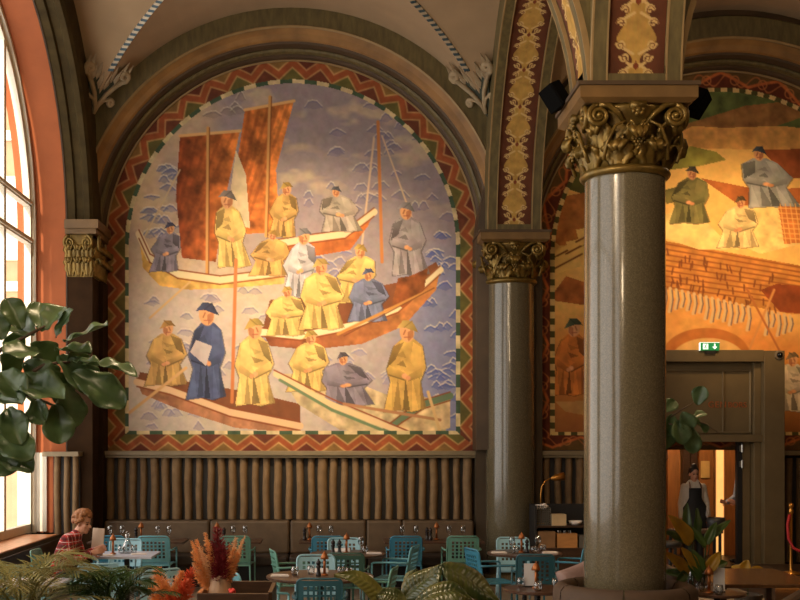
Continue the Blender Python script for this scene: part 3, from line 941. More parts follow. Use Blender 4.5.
def acanthus(mb, ang, r0, z0, h, w, out, lean=0.0):
    """a lobed leaf that climbs the bell and curls outwards at the tip"""
    ca, sa = math.cos(ang), math.sin(ang)
    def fn(u, v):
        t = v * 1.25
        if t <= 0.9:
            r = r0 + out * (t / 0.9) ** 2 * 0.55; z = z0 + h * t / 0.9
        else:
            a = (t - 0.9) / 0.35 * 2.3
            r = r0 + out * 0.55 + out * 0.45 * math.sin(a); z = z0 + h - out * 0.45 * (1 - math.cos(a)) + 0.02 * math.sin(a)
        x = (u - 0.5) * 2
        ww = w * (0.55 + 0.6 * math.sin(PI * min(1, v * 1.05)) ** 0.8) * (1 + 0.16 * math.cos(v * 22))
        if v > 0.95: ww *= 0.6
        r += 0.022 * (1 - abs(x)) - 0.018 * abs(math.sin(x * 5)) + 0.012 * math.cos(x * 9)
        s = x * ww / 2
        return (r * ca - s * sa, r * sa + s * ca, z)
    mb.grid(fn, 8, 12)

def column(x, y, label, base=True):
    root = thing('granite_column', (x, y, 0), label, 'column')
    MB().lathe([(0.375, 0.16), (0.375, 1.0), (0.374, 2.5), (0.370, 4.0), (0.366, 4.62), (0.37, 4.66)], 56).build('shaft', M_GRANITE, root, smooth=True)
    MB().lathe([(0.5, 0), (0.5, 0.07), (0.47, 0.09), (0.45, 0.12), (0.43, 0.16), (0.37, 0.18)], 40).build('plinth', M_GRANITE, root, smooth=False)
    MB().lathe([(0.36, 4.635), (0.395, 4.64), (0.412, 4.66), (0.415, 4.68), (0.40, 4.705), (0.36, 4.715)], 48).build('neck_ring', M_GOLDCAP, root, smooth=True)
    bell = MB().lathe([(0.345, 4.70), (0.35, 4.85), (0.37, 5.0), (0.42, 5.14), (0.46, 5.21), (0.46, 5.24)], 40).build('capital', M_GOLDCAP, root, smooth=True)
    for k in range(8):
        a = k * PI / 4 + PI / 8
        mb = MB(); acanthus(mb, a, 0.37, 4.705, 0.20, 0.25, 0.15); mb.build('acanthus_leaf', M_GOLDCAP, bell, smooth=True, solid=0.016)
    for k in range(8):
        a = k * PI / 4
        mb = MB(); acanthus(mb, a, 0.385, 4.78, 0.30 if k % 2 else 0.24, 0.21, 0.17); mb.build('acanthus_leaf', M_GOLDCAP, bell, smooth=True, solid=0.016)
    for k in range(4):
        a = k * PI / 2
        ex = Vector((-math.sin(a), math.cos(a), 0)); eo = Vector((math.cos(a), math.sin(a), 0)); ez = Vector((0, 0, 1))
        for sg in (-1, 1):
            mb = MB()
            c = eo * 0.45 + ex * (sg * 0.345) + ez * 5.125
            spiral(mb, c, ex * sg, ez, 0.098, 2.1, 0.026, start=PI / 2, sgn=-1)
            mb.tube([c + ez * 0.098, c + ez * 0.096 - ex * sg * 0.09 - eo * 0.005, c + ez * 0.03 - ex * sg * 0.18 - eo * 0.02, c - ez * 0.06 - ex * sg * 0.25 - eo * 0.05], [0.026, 0.028, 0.026, 0.018], 7)
            mb.ball(c + eo * 0.02, 0.026, 8, 6)
            # disc behind the spiral
            d = [c - eo * 0.02 + ex * (0.09 * math.cos(q)) + ez * (0.09 * math.sin(q)) for q in np.linspace(0, 2 * PI, 15)[:-1]]
            d2 = [p - eo * 0.05 for p in d]
            mb.add(d + d2, [tuple(range(14)), tuple(reversed(range(14, 28)))] + [(i, (i + 1) % 14, 14 + (i + 1) % 14, 14 + i) for i in range(14)])
            mb.build('volute', M_GOLDCAP, bell, smooth=True)
            mb = MB()      # scrolling tendril and side leaf
            c2 = eo * 0.475 + ex * (sg * 0.15) + ez * 4.93
            pts = [eo * 0.40 + ex * (sg * 0.29) + ez * 4.74, eo * 0.45 + ex * (sg * 0.27) + ez * 4.88, eo * 0.47 + ex * (sg * 0.2) + ez * 5.03, eo * 0.475 + ex * (sg * 0.11) + ez * 5.07]
            mb.tube(pts, [0.018, 0.018, 0.016, 0.012], 6)
            spiral(mb, eo * 0.48 + ex * (sg * 0.07) + ez * 5.03, ex * sg, ez, 0.045, 1.5, 0.014, 14, start=PI / 2, sgn=1)
            for q in range(3): mb.ball(eo * 0.455 + ex * (sg * (0.2 - q * 0.035)) + ez * (4.87 + q * 0.03), (0.02, 0.02, 0.034), 7, 5)
            mb.build('tendril', M_GOLDCAP, bell, smooth=True)
        mb = MB()
        for row, nn in enumerate((1, 2, 3, 4, 3)):
            for q in range(nn): mb.ball(eo * 0.485 + ex * ((q - (nn - 1) / 2) * 0.03) + ez * (4.83 + row * 0.027), 0.018, 7, 5)
        mb.build('grape_cluster', M_GOLDCAP, bell, smooth=True)
        mb = MB()
        for q in np.linspace(0, 2 * PI, 8)[:-1]: mb.ball(eo * 0.485 + ex * (0.045 * math.cos(q)) + ez * (5.175 + 0.04 * math.sin(q)), (0.024, 0.024, 0.024), 7, 5)
        mb.box(-0.05, 0.05, -0.07, 0.07, -0.03, 0.03, Matrix.Translation(eo * 0.46 + ez * 5.21) @ Matrix.Rotation(a, 4, 'Z'))
        mb.ball(eo * 0.49 + ez * 5.165, 0.03, 8, 6); mb.build('rosette', M_GOLDCAP, bell, smooth=True)
    ab = MB()
    s0, s1 = 0.47, 0.525
    ab.add([(-s0, -s0, 5.235), (s0, -s0, 5.235), (s0, s0, 5.235), (-s0, s0, 5.235), (-s1, -s1, 5.27), (s1, -s1, 5.27), (s1, s1, 5.27), (-s1, s1, 5.27), (-s1, -s1, 5.375), (s1, -s1, 5.375), (s1, s1, 5.375), (-s1, s1, 5.375)],
           [(3, 2, 1, 0), (0, 1, 5, 4), (1, 2, 6, 5), (2, 3, 7, 6), (3, 0, 4, 7), (4, 5, 9, 8), (5, 6, 10, 9), (6, 7, 11, 10), (7, 4, 8, 11), (8, 9, 10, 11)])
    o = ab.build('abacus', M_ABACUS, root)
    MB().box(-0.545, 0.545, -0.545, 0.545, 5.375, 5.41).build('abacus_cap', M_BROWNMOULD, o)
    return root
column(XC, YJ[1], 'large granite column with gilded capital rising from the round sofa')
column(XC, YJ[0], 'granite column against the back wall between the two murals')
# dark wall pier behind the wall column, corner pier by the window
struct(MB().box(2.16, 3.2, 18.0, YB, 0, 5.40).build('pillar', M_WALLDK))
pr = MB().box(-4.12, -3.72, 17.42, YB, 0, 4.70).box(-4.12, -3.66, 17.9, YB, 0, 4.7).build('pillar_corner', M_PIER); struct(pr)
cc = thing('carved_capital', (-3.92, 17.86, 4.70), 'dark carved half capital on the corner pier beside the tall window', 'capital')
bl = MB().box(-0.2, 0.2, -0.44, 0.44, 0, 0.54).build('core', M_GOLDCAP, cc)
for k in range(3):
    for lv in range(2):
        mb = MB(); acanthus(mb, -PI / 2, 0.45, 0.01 + lv * 0.16, 0.22, 0.17, 0.11)
        mb.v = [(p[0] - 0.13 + k * 0.13, p[1], p[2]) for p in mb.v]; mb.build('acanthus_leaf', M_GOLDCAP, cc, smooth=True, solid=0.016)
for k in range(4):
    for lv in range(2):
        mb = MB(); acanthus(mb, 0, 0.22, 0.01 + lv * 0.16, 0.22, 0.22, 0.11)
        mb.v = [(p[0], p[1] - 0.33 + k * 0.22, p[2]) for p in mb.v]; mb.build('acanthus_leaf', M_GOLDCAP, cc, smooth=True, solid=0.016)
for sx in (-1, 1):
    mb = MB(); spiral(mb, Vector((sx * 0.13, -0.53, 0.42)), Vector((sx, 0, 0)), Vector((0, 0, 1)), 0.09, 2, 0.024, sgn=-1); mb.build('volute', M_GOLDCAP, cc, smooth=True)
mb = MB(); spiral(mb, Vector((0.30, -0.4, 0.42)), Vector((0, -1, 0)), Vector((0, 0, 1)), 0.09, 2, 0.024, sgn=-1); mb.build('volute', M_GOLDCAP, cc, smooth=True)
cc.scale = (1, 1, 1.2)
MB().box(-0.2, 0.27, -0.52, 0.44, 0.535, 0.60).box(-0.2, 0.31, -0.56, 0.44, 0.60, 0.71).build('abacus', M_ABACUS, cc)

# groin ropes of blue and cream, painted scroll ornaments in the vault corners
M_ROPEB = mat('rope_blue', (64, 84, 96), 0.7); M_ROPEW = mat('rope_cream', (196, 180, 154), 0.7)
M_SCROLL = mat('scroll_grey', (150, 132, 104), 0.7, var=0.2); M_SCROLLBK = mat('scroll_ground', (52, 58, 46), 0.8, var=0.2)
def groin_point(t, sx, sy, off=0.03):
    u = 3.41 * (1 - t)
    return Vector((-0.73 + sx * u, 14.325 + sy * 3.575 * (1 - t), CZ + math.sqrt(RV * RV - u * u) - off))
for sx in (-1, 1):
    sb, sw_ = MB(), MB()
    k = 0
    t = 0.225
    while t < 0.98:
        p0, p1 = groin_point(t, sx, 1), groin_point(t + 0.008, sx, 1)
        tv = (p1 - p0).normalized(); side = tv.cross(Vector((0, 0, 1))).normalized()
        L = 0.05
        for q in range(2):
            mb = (sb, sw_)[q]
            c = p0 + tv * (L * q)
            nrm = side.cross(tv).normalized()
            if nrm.z > 0: nrm = -nrm
            w_ = 0.042
            a = [c - side * w_ - nrm * 0.045, c + tv * 0.05 + nrm * 0.0, c + side * w_ - nrm * 0.045, c + side * w_ + tv * L - nrm * 0.045, c + tv * (L + 0.05), c - side * w_ + tv * L - nrm * 0.045]
            b = [p + nrm * 0.02 for p in a]
            mb.add(a + b, [(5, 4, 1, 0), (4, 3, 2, 1), (6, 7, 10, 11), (7, 8, 9, 10)] + [(i, (i + 1) % 6, 6 + (i + 1) % 6, 6 + i) for i in range(6)])
        d = (groin_point(t + 0.01, sx, 1) - p0).length / 0.01
        t += 2 * L / d
    r_ = thing('groin_rope', (0, 0, 0), 'twisted blue and cream rope moulding on the vault groin, %s' % ('on the window side' if sx < 0 else 'on the wall column side'), 'rope moulding')
    sb.build('blue_strand', M_ROPEB, r_); sw_.build('cream_strand', M_ROPEW, r_)
M_CREAMSC = mat('scroll_cream', (150, 132, 102), 0.7, var=0.2)
def corner_ornament(sx, label):
    """carved scroll work filling the corner between two vault webs"""
    b0 = groin_point(0.115, sx, 1, 0.0)
    r_ = thing('scroll_ornament', b0, label, 'ornament')
    e1 = Vector((0.707, -0.707 * sx, 0)); e2 = Vector((-sx * 0.40, -0.43, 0.81)).normalized(); e3 = e1.cross(e2)
    if e3.y > 0: e3 = -e3
    pt_ = lambda a, b, c=0.0: e1 * a + e2 * b + e3 * (c + 0.05)
    MB().prism([(0, -0.12), (0.12, 0.2), (0.24, 0.46), (0.2, 0.62), (0.0, 0.5), (-0.2, 0.62), (-0.24, 0.46), (-0.12, 0.2)], -0.05, 0.0, pt_).build('dark_ground', M_SCROLLBK, r_)
    def curl(pts, rs):
        mb = MB(); mb.tube([pt_(a, b, 0.02) for a, b in pts], rs, 7); return mb
    for sd in (-1, 1):
        body = [(0.0, 0.0), (0.03 * sd, 0.16), (0.1 * sd, 0.32), (0.2 * sd, 0.46), (0.3 * sd, 0.58)]
        vol = [(sd * (0.30 + 0.085 * (1 - q / 14) * math.sin(q * 0.75)), 0.66 - 0.085 * (1 - q / 14) * math.cos(q * 0.75)) for q in range(12)]
        n_ = len(body + vol)
        curl(body + vol, [0.028 + 0.022 * math.sin(PI * k / n_) for k in range(n_)]).build('scroll', M_CREAMSC, r_, smooth=True)
        low = [(0.02 * sd, 0.1), (0.09 * sd, 0.22), (0.19 * sd, 0.27)]
        vol = [(sd * (0.21 + 0.055 * (1 - q / 12) * math.sin(q * 0.8)), 0.215 + 0.055 * (1 - q / 12) * math.cos(q * 0.8)) for q in range(10)]
        n_ = len(low + vol)
        curl(low + vol, [0.022 + 0.016 * math.sin(PI * k / n_) for k in range(n_)]).build('scroll', M_CREAMSC, r_, smooth=True)
        for q in range(5):
            a = sd * (0.05 + q * 0.075); b = 0.52 + 0.05 * q + (0.08 if q % 2 else 0)
            MB().add([pt_(a - 0.05, b - 0.05), pt_(a + sd * 0.02, b + 0.15, 0.05), pt_(a + 0.05, b - 0.05), pt_(a, b + 0.02, 0.05), pt_(a, b - 0.14)], [(0, 3, 1), (1, 3, 2), (2, 3, 4), (4, 3, 0)]).build('leaf', M_SCROLL, r_, solid=0.015)
corner_ornament(-1, 'grey scroll and leaf ornament in the vault corner beside the window')
corner_ornament(1, 'grey scroll and leaf ornament in the vault corner above the wall column')

# ------------------------------------------------------------------ ledge, fluted panels, banquette
lg = MB()
lg.box(-3.72, 2.16, 18.04, YB, 1.99, 2.06).box(-3.72, 2.16, 18.08, YB, 1.95, 1.99)
tag(lg.build('wall_ledge', M_LEDGE, bevel=0.006), 'long painted ledge below the boat mural', 'ledge')
tag(MB().box(3.2, 4.62, 18.04, YB, 1.99, 2.06).box(3.2, 4.62, 18.08, YB, 1.95, 1.99).build('wall_ledge', M_LEDGE, bevel=0.006), 'short ledge behind the large column below the gold mural', 'ledge')
tag(MB().box(6.88, 9.5, 18.04, YB, 1.99, 2.06).build('wall_ledge', M_LEDGE, bevel=0.006), 'ledge to the right of the portal', 'ledge')
tag(MB().box(-4.40, -3.86, 17.1, 17.41, 1.985, 2.055).build('pier_ledge', M_LEDGE, bevel=0.006), 'pale ledge capping the narrow fluted panel beside the window', 'ledge')
def flutes(x0, x1, y, z0, z1, pitch, rnd_):
    mb = MB(); n = int(round((x1 - x0) / pitch)); p = (x1 - x0) / n
    for k in range(n):
        xc = x0 + (k + 0.5) * p; r = p * (0.30 + 0.06 * rnd_.random()); dx = (rnd_.random() - .5) * 0.012
        if (k % 13) == 6: r *= 1.3
        mb.grid(lambda u, v: (xc + dx + 0.006 * math.sin(v * 7 + k) - r * math.cos(PI * u), y - 1.5 * r * math.sin(PI * u) ** 0.8, z0 + (z1 - z0) * v), 12, 6)
    return mb
rf = random.Random(5)
def flute_panel(x0, x1, y, z0, z1, label, pitch=0.178):
    t = thing('fluted_panel', ((x0 + x1) / 2, y, z0), label, 'wall panel')
    mb = flutes(x0, x1, y, z0, z1, pitch, rf); c = t.location
    mb.v = [(p[0] - c[0], p[1] - c[1], p[2] - c[2]) for p in mb.v]
    mb.build('flutes', M_VELVET, t, smooth=True)
    MB().box(x0 - c[0], x1 - c[0], 0, 0.02, 0, z1 - z0).build('backing', M_BLACK, t)
flute_panel(-3.70, 2.14, 18.24, 0.98, 1.945, 'long padded brown fluted panel under the boat mural')
flute_panel(3.22, 4.60, 18.24, 1.15, 1.95, 'brown fluted panel behind the shelf unit between the columns')
flute_panel(6.88, 9.5, 18.24, 0.3, 1.95, 'brown fluted panel to the right of the portal')
flute_panel(-4.30, -3.90, 17.38, 0.5, 1.985, 'narrow brown fluted panel on the corner pier behind the seated man', 0.14)
M_SEATDK = mat('seat_dark', (58, 46, 36), 0.6, var=0.1)  # shadow over the seat put into a darker leather colour
struct(MB().box(-4.84, -4.40, 17.36, 17.41, 0.85, 2.04).build('trim_dado', M_WHITEWOOD))
bq = thing('banquette', (-0.78, 17.8, 0), 'long brown leather banquette below the fluted wall panel', 'banquette')
x = -3.66; xs = [-3.645, -2.0, -0.75, 0.44, 1.0, 2.12]
for a, b in zip(xs[:-1], xs[1:]):
    mb = MB()
    mb.box(a + 0.78 + 0.006, b + 0.78 - 0.006, 0.10, 0.36, 0.46, 0.975)
    mb.build('back_cushion', M_BANQ, bq, bevel=0.035)
    MB().box(a + 0.78 + 0.005, b + 0.78 - 0.005, -0.42, 0.12, 0.32, 0.47).build('seat_cushion', M_SEATDK, bq, bevel=0.04)
MB().box(-2.86, 2.9, -0.36, 0.42, 0.0, 0.32).build('base', M_BLACK, bq)

# ------------------------------------------------------------------ portal and the room behind it
pt = thing('portal', (5.75, 17.95, 0), 'brown painted wooden portal surround with panelled head and lettering', 'portal')
def pbox(name, x0, x1, y0, y1, z0, z1, m=M_PORTAL, bev=0.008, parent=pt): return MB().box(x0 - 5.75, x1 - 5.75, y0 - 17.95, y1 - 17.95, z0, z1).build(name, m, parent, bevel=bev)
for sg in (-1, 1):
    xa = 5.75 + (0.77 if sg > 0 else -0.86); xb = 5.75 + sg * 1.09
    pbox('jamb', min(xa, xb), max(xa, xb), 17.6, 18.29, 0, 3.6)
    xa2 = 5.75 + (0.66 if sg > 0 else -0.80)
    pbox('inner_jamb', min(xa, xa2), max(xa, xa2), 17.72, 18.29, 0, 3.43)
pbox('head', 4.89, 6.52, 17.6, 18.29, 3.43, 3.61)
pn = pbox('head_panel', 4.95, 6.41, 17.82, 18.29, 2.30, 3.43)
for (a, b, c, d) in ((4.96, 6.40, 3.29, 3.32), (4.96, 6.40, 2.33, 2.36)): pbox('moulding', a, b, 17.795, 17.83, c, d, parent=pn)
for xx in (4.97, 5.95, 6.37): pbox('moulding', xx, xx + 0.03, 17.795, 17.83, 2.33, 3.31, M_LEDGE if xx > 6 else M_PORTAL, parent=pn)
pbox('lintel', 4.89, 6.52, 17.66, 18.29, 2.20, 2.31)
# lettering on the panel
M_LETTER = mat('copper_letters', (176, 98, 56), 0.4, 0.4)
def letters(body, x, z, size, parent, y=17.815, m=M_LETTER, ext=0.006, sp=1.0):
    cu = bpy.data.curves.new('lettering', 'FONT'); cu.body = body; cu.size = size; cu.extrude = ext; cu.space_character = sp
    tmp = bpy.data.objects.new('tmp_text', cu); COL.objects.link(tmp)
    me = bpy.data.meshes.new_from_object(tmp.evaluated_get(bpy.context.evaluated_depsgraph_get()))
    bpy.data.objects.remove(tmp); me.materials.clear(); me.materials.append(m)
    o = bpy.data.objects.new('lettering', me); COL.objects.link(o)
    o.parent = parent; o.location = (x - 5.75, y - 17.95, z); o.rotation_euler = (PI / 2, 0, 0)
    return o
xl = lambda px: (px - CX) / F * 17.81 
letters('LIL', xl(666), 2.735, 0.135, pn, sp=1.1)
letters('GEN', xl(708), 2.735, 0.135, pn, sp=1.12)
letters('BORS', xl(728), 2.735, 0.12, pn, sp=1.0)
# door leaf standing open on the right of the opening
dl = thing('door_leaf', (6.40, 17.90, 0.18), 'narrow brown door leaf folded beside the doorway', 'door')
MB().box(-0.12, 0.0, -0.04, 0.04, 0, 2.02).build('leaf', M_PORTAL, dl, bevel=0.006)
MB().box(-0.20, -0.125, -0.05, 0.05, 0, 2.02).build('edge_stile', M_BLACK, dl)
M_STEEL = mat('steel', (190, 186, 178), 0.3, 0.9)
for z in (1.68, 1.92): MB().box(-0.17, -0.13, -0.075, -0.05, z - 0.045, z + 0.045).lathe([(0.016, -0.06), (0.016, 0.06)], 10, (-0.135, -0.075, z)).build('hinge', M_STEEL, dl)
# vestibule
V = MB()
V.box(4.3, 7.3, 20.6, 20.75, 0, 3.2); struct(V.build('wall_vestibule', M_ORWOOD))
struct(MB().box(4.2, 4.3, YB + 0.3, 20.75, 0, 3.2).box(7.3, 7.4, YB + 0.3, 20.75, 0, 3.2).build('wall_vestibule_sides', M_ORWOOD))
struct(MB().box(4.2, 7.4, YB + 0.3, 20.75, 3.2, 3.3).build('ceiling_vestibule', M_ORWOOD))
struct(MB().box(4.2, 7.4, 17.6, 20.75, 0, 0.18).build('floor_vestibule', M_DKWOOD))
VX = lambda px, Y=20.5: (px - CX) / F * Y
tr = MB()
for px in (682, 689.5): tr.box(VX(px), VX(px) + 0.12, 20.42, 20.6, 0.18, 3.2)
struct(tr.build('trim_vestibule', M_DKWOOD))
struct(MB().box(VX(667), VX(671), 20.45, 20.6, 0.18, 3.2).box(VX(694), VX(714), 20.52, 20.6, 0.18, 3.2).build('trim_vestibule_panel', M_ORWOOD))
M_GLOW = mat('lit_doorway', (240, 178, 100), 0.6, emit=1.0)
lw = thing('lit_side_window', (VX(720), 20.56, 0.18), 'tall narrow glowing window strip inside the doorway', 'window')
MB().box(-0.065, 0.085, 0, 0.03, 0, 3.0).build('pane', M_GLOW, lw); MB().box(-0.09, -0.065, -0.04, 0.03, 0, 3.0).box(0.085, 0.3, -0.04, 0.03, 0, 3.0).build('frame', M_ORWOOD, lw)
tag(MB().box(VX(701), VX(709.5), 20.49, 20.515, AZ(478, 20.5), AZ(461, 20.5)).build('notice', mat('notice_paper', (214, 172, 100), 0.8, var=0.1)), 'yellow paper notice on the panelling behind the waitress', 'notice')
# exit sign on the portal
ex = thing('exit_sign', (AX(709.5, 17.58), 17.6, 3.6), 'lit green exit sign with running figure and down arrow above the portal', 'sign')
M_EXG = mat('exit_green', (30, 130, 70), 0.4, emit=0.55); M_EXW = mat('exit_white', (240, 255, 240), 0.4, emit=0.9)
hx = 0.145; z0 = -0.0; z1 = 0.115
MB().box(-hx, hx, -0.05, 0.0, z0, z1).build('panel', M_EXG, ex)
MB().box(-hx - 0.012, -hx, -0.045, -0.005, z0, z1).box(-hx, hx, -0.045, -0.005, z1, z1 + 0.008).build('light_edge', M_EXW, ex)
MB().box(-0.07, 0.09, -0.045, 0.0, -0.05, 0.0).build('mount', M_BLACK, ex)
MB().box(-0.11, -0.03, -0.053, -0.05, 0.015, 0.1).build('door_symbol', M_EXW, ex)
fg = MB(); yy = -0.056
fg.tube([(-0.066, yy, 0.078), (-0.073, yy, 0.055), (-0.06, yy, 0.04), (-0.066, yy, 0.022)], 0.006, 6); fg.tube([(-0.073, yy, 0.055), (-0.085, yy, 0.04), (-0.098, yy, 0.04)], 0.005, 6); fg.tube([(-0.09, yy, 0.066), (-0.068, yy, 0.074), (-0.05, yy, 0.062)], 0.004, 6); fg.ball((-0.062, yy, 0.09), 0.008, 8, 6)
fg.build('running_figure', M_EXG, ex)
MB().prism([(0.06, 0.1), (0.08, 0.1), (0.08, 0.055), (0.108, 0.055), (0.07, 0.015), (0.032, 0.055), (0.06, 0.055)], -0.053, -0.05, lambda a, b, d: (a, d, b)).build('down_arrow', M_EXW, ex)
cmr = thing('dome_camera', (AX(779, 17.6), 17.6, AZ(355, 17.6)), 'small black dome camera on the top corner of the portal', 'camera')
MB().lathe([(0.0, 0), (0.07, 0), (0.07, 0.025), (0.055, 0.03)], 20).build('base_ring', mat('cam_ring', (120, 104, 80), 0.5), cmr).rotation_euler = (PI / 2, 0, 0)
MB().ball((0, -0.04, 0), 0.045, 14, 10).build('dome', mat('cam_dome', (12, 12, 14), 0.1), cmr, smooth=True)

# step with light strip, rope stanchion
tag(MB().box(AX(775, 15.8), 9.5, 15.8, 17.55, 0.0, 0.34).build('raised_step', M_DKWOOD, bevel=0.01), 'dark raised step below the rope post right of the portal', 'step')
ls = MB().box(AX(775, 15.75), 9.5, 15.75, 15.79, 0.20, 0.235).build('light_strip', mat('led_strip', (255, 190, 96), 0.5, emit=5.0)); tag(ls, 'glowing light strip along the front of the raised step', 'light strip')
sp_ = thing('rope_stanchion', (AX(791, 16.2), 16.2, 0.34), 'brass rope post with ball top and red rope on the raised step', 'stanchion')
MB().lathe([(0.15, 0), (0.15, 0.02), (0.03, 0.05), (0.022, 0.08), (0.022, 0.84), (0.034, 0.86), (0.034, 0.9), (0.02, 0.92), (0.03, 0.94), (0.04, 0.965), (0.03, 0.995), (0.0, 1.0)], 20).build('post', M_BRASS, sp_, smooth=True)
MB().tube([(-0.03, -0.03, 0.84), (-0.06, -0.03, 0.7), (-0.05, -0.04, 0.5), (-0.01, -0.1, 0.38), (0.1, -0.12, 0.32), (0.3, -0.1, 0.36), (0.6, -0.1, 0.8)], 0.022, 8).build('rope', mat('red_rope', (160, 28, 30), 0.7), sp_, smooth=True)

# speakers on the capital
M_SPK = mat('speaker_black', (8, 8, 8), 0.85, spec=0.05)
for (px, py, s, lb) in ((555, 97, 1, 'black loudspeaker bracketed to the left side of the large capital'), (697, 103, -1, 'black loudspeaker bracketed to the right side of the large capital')):
    p = at(px, py, 10.9)
    t = thing('loudspeaker', p, lb, 'speaker')
    R = Matrix.Rotation(s * math.radians(-32), 4, 'Y') @ Matrix.Rotation(s * math.radians(35), 4, 'Z')
    MB().box(-0.075, 0.075, -0.09, 0.09, -0.12, 0.12, R).build('cabinet', M_SPK, t, bevel=0.01)
    MB().box(-0.065, 0.065, -0.096, -0.09, -0.11, 0.11, R).build('grille', mat('speaker_grille', (14, 14, 15), 0.8, spec=0.05), t)
    MB().tube([R @ Vector((0, 0.08, 0.02)), Vector((s * 0.10, 0.04, 0.0)), Vector((s * 0.16, 0.0, -0.03))], 0.018, 8).ball(R @ Vector((0, 0.09, 0.02)), 0.035, 8, 6).build('bracket', M_SPK, t)
#PART3
# ------------------------------------------------------------------ chairs: tubular frame, perforated seat and back
CH = {
    'teal': mat('chair_teal', (36, 84, 96), 0.4, var=0.06), 'blue': mat('chair_blue', (56, 124, 150), 0.4, var=0.06),
    'sky': mat('chair_sky', (150, 192, 204), 0.4, var=0.05), 'green': mat('chair_green', (96, 146, 130), 0.4, var=0.06),
    'moss': mat('chair_moss', (62, 96, 84), 0.4, var=0.06), 'aqua': mat('chair_aqua', (104, 164, 174), 0.4, var=0.05)}
CNAME = {'teal': 'dark teal', 'blue': 'blue', 'sky': 'pale sky-blue', 'green': 'sea-green', 'moss': 'dark green', 'aqua': 'light aqua'}
def perforated(mb, W, H, nx, ny, hole, fn, th=0.008):
    """sheet of size W x H with nx x ny square holes, mapped by fn(x, y, depth)"""
    mx, my = W * 0.10, H * 0.13
    xs = [0]; ys = [0]
    px = (W - 2 * mx) / nx; py = (H - 2 * my) / ny
    for i in range(nx):
        c = mx + (i + .5) * px; xs += [c - hole / 2, c + hole / 2]
    for j in range(ny):
        c = my + (j + .5) * py; ys += [c - hole / 2, c + hole / 2]
    xs.append(W); ys.append(H)
    vid = {}
    def vert(i, j, d):
        k = (i, j, d)
        if k not in vid:
            vid[k] = len(mb.v); mb.v.append(tuple(fn(xs[i] - W / 2, ys[j], d)))
        return vid[k]
    def solid(i, j):
        return 0 <= i < len(xs) - 1 and 0 <= j < len(ys) - 1 and not (i % 2 == 1 and j % 2 == 1)
    for i in range(len(xs) - 1):
        for j in range(len(ys) - 1):
            if not solid(i, j): continue
            mb.f.append((vert(i, j, 0), vert(i + 1, j, 0), vert(i + 1, j + 1, 0), vert(i, j + 1, 0)))
            mb.f.append((vert(i, j, th), vert(i, j + 1, th), vert(i + 1, j + 1, th), vert(i + 1, j, th)))
            for (di, dj, a, b) in ((-1, 0, (i, j), (i, j + 1)), (1, 0, (i + 1, j), (i + 1, j + 1)), (0, -1, (i, j), (i + 1, j)), (0, 1, (i, j + 1), (i + 1, j + 1))):
                if not solid(i + di, j + dj):
                    mb.f.append((vert(*a, 0), vert(*b, 0), vert(*b, th), vert(*a, th)))
    return mb
def back_pt(x, z, d):
    # backrest leans back (towards -y) and wraps slightly round the sitter
    t = (z - 0.44) / 0.42
    return (x, -0.215 - 0.075 * t + 0.9 * x * x * 0.55 - d, z)
def make_chair(colkey):
    m = CH[colkey]
    r = thing('dining_chair', (0, 0, 0), 'chair', 'chair')
    mb = MB(); perforated(mb, 0.42, 0.35, 6, 5, 0.034, lambda x, y, d: back_pt(x, 0.49 + y, d)); bk = mb.build('backrest', m, r)
    mb = MB()
    pts = [back_pt(-0.215, 0.44, 0)]
    for z in (0.55, 0.70): pts.append(back_pt(-0.222, z, 0))
    for a in np.linspace(PI, PI / 2, 6): pts.append(back_pt(-0.162 + 0.06 * math.cos(a), 0.80 + 0.06 * math.sin(a), 0))
    pts += [back_pt(-x, z, 0) for x, y, z in []]
    mirror = [(-p[0], p[1], p[2]) for p in reversed(pts)]
    mb.tube(pts + [back_pt(0, 0.86, 0)] + mirror, 0.0125, 8); mb.build('back_frame', m, r, smooth=True)
    mb = MB()
    for k in range(7):
        y = -0.19 + k * 0.062
        mb.box(-0.205, 0.205, y, y + 0.045, 0.435, 0.447)
    for sx in (-1, 1): mb.tube([(sx * 0.21, -0.215, 0.44), (sx * 0.215, 0.22, 0.445)], 0.0125, 8)
    mb.tube([(-0.215, 0.235, 0.44), (0.215, 0.235, 0.44)], 0.0125, 8); mb.tube([(-0.21, -0.215, 0.44), (0.21, -0.215, 0.44)], 0.0125, 8)
    mb.build('seat', m, r)
    for sx in (-1, 1):
        MB().tube([(sx * 0.215, -0.215, 0.45), (sx * 0.225, -0.235, 0.2), (sx * 0.235, -0.26, 0.0)], 0.0125, 8).build('leg', m, r, smooth=True)
        MB().tube([(sx * 0.255, 0.235, 0.655), (sx * 0.255, 0.24, 0.4), (sx * 0.255, 0.25, 0.0)], 0.0125, 8).build('leg', m, r, smooth=True)
        MB().tube([(sx * 0.222, -0.245, 0.66), (sx * 0.262, -0.20, 0.665), (sx * 0.268, -0.05, 0.668), (sx * 0.265, 0.15, 0.665), (sx * 0.258, 0.22, 0.66), (sx * 0.255, 0.237, 0.64)], 0.013, 8).build('armrest', m, r, smooth=True)
        MB().tube([(sx * 0.213, 0.2, 0.44), (sx * 0.255, 0.24, 0.44)], 0.012, 8).build('bracket', m, r)
    return r
protos = {}
def chair(colkey, px, Y, deg, label):
    loc = (AX(px, Y), Y, 0)
    if colkey not in protos:
        protos[colkey] = make_chair(colkey); o = protos[colkey]
        o.location = loc; o.rotation_euler = (0, 0, math.radians(deg)); o['label'] = label; o['group'] = 'perforated metal chairs at the tables'
        return o
    return copy_tree(protos[colkey], loc, math.radians(deg), label, 'perforated metal chairs at the tables')
chair('aqua', 156.5, 16.6, 0, 'light aqua perforated armchair at the second wall table from the window')
chair('blue', 112, 16.65, 0, 'blue perforated armchair half hidden behind the seated man\'s table')
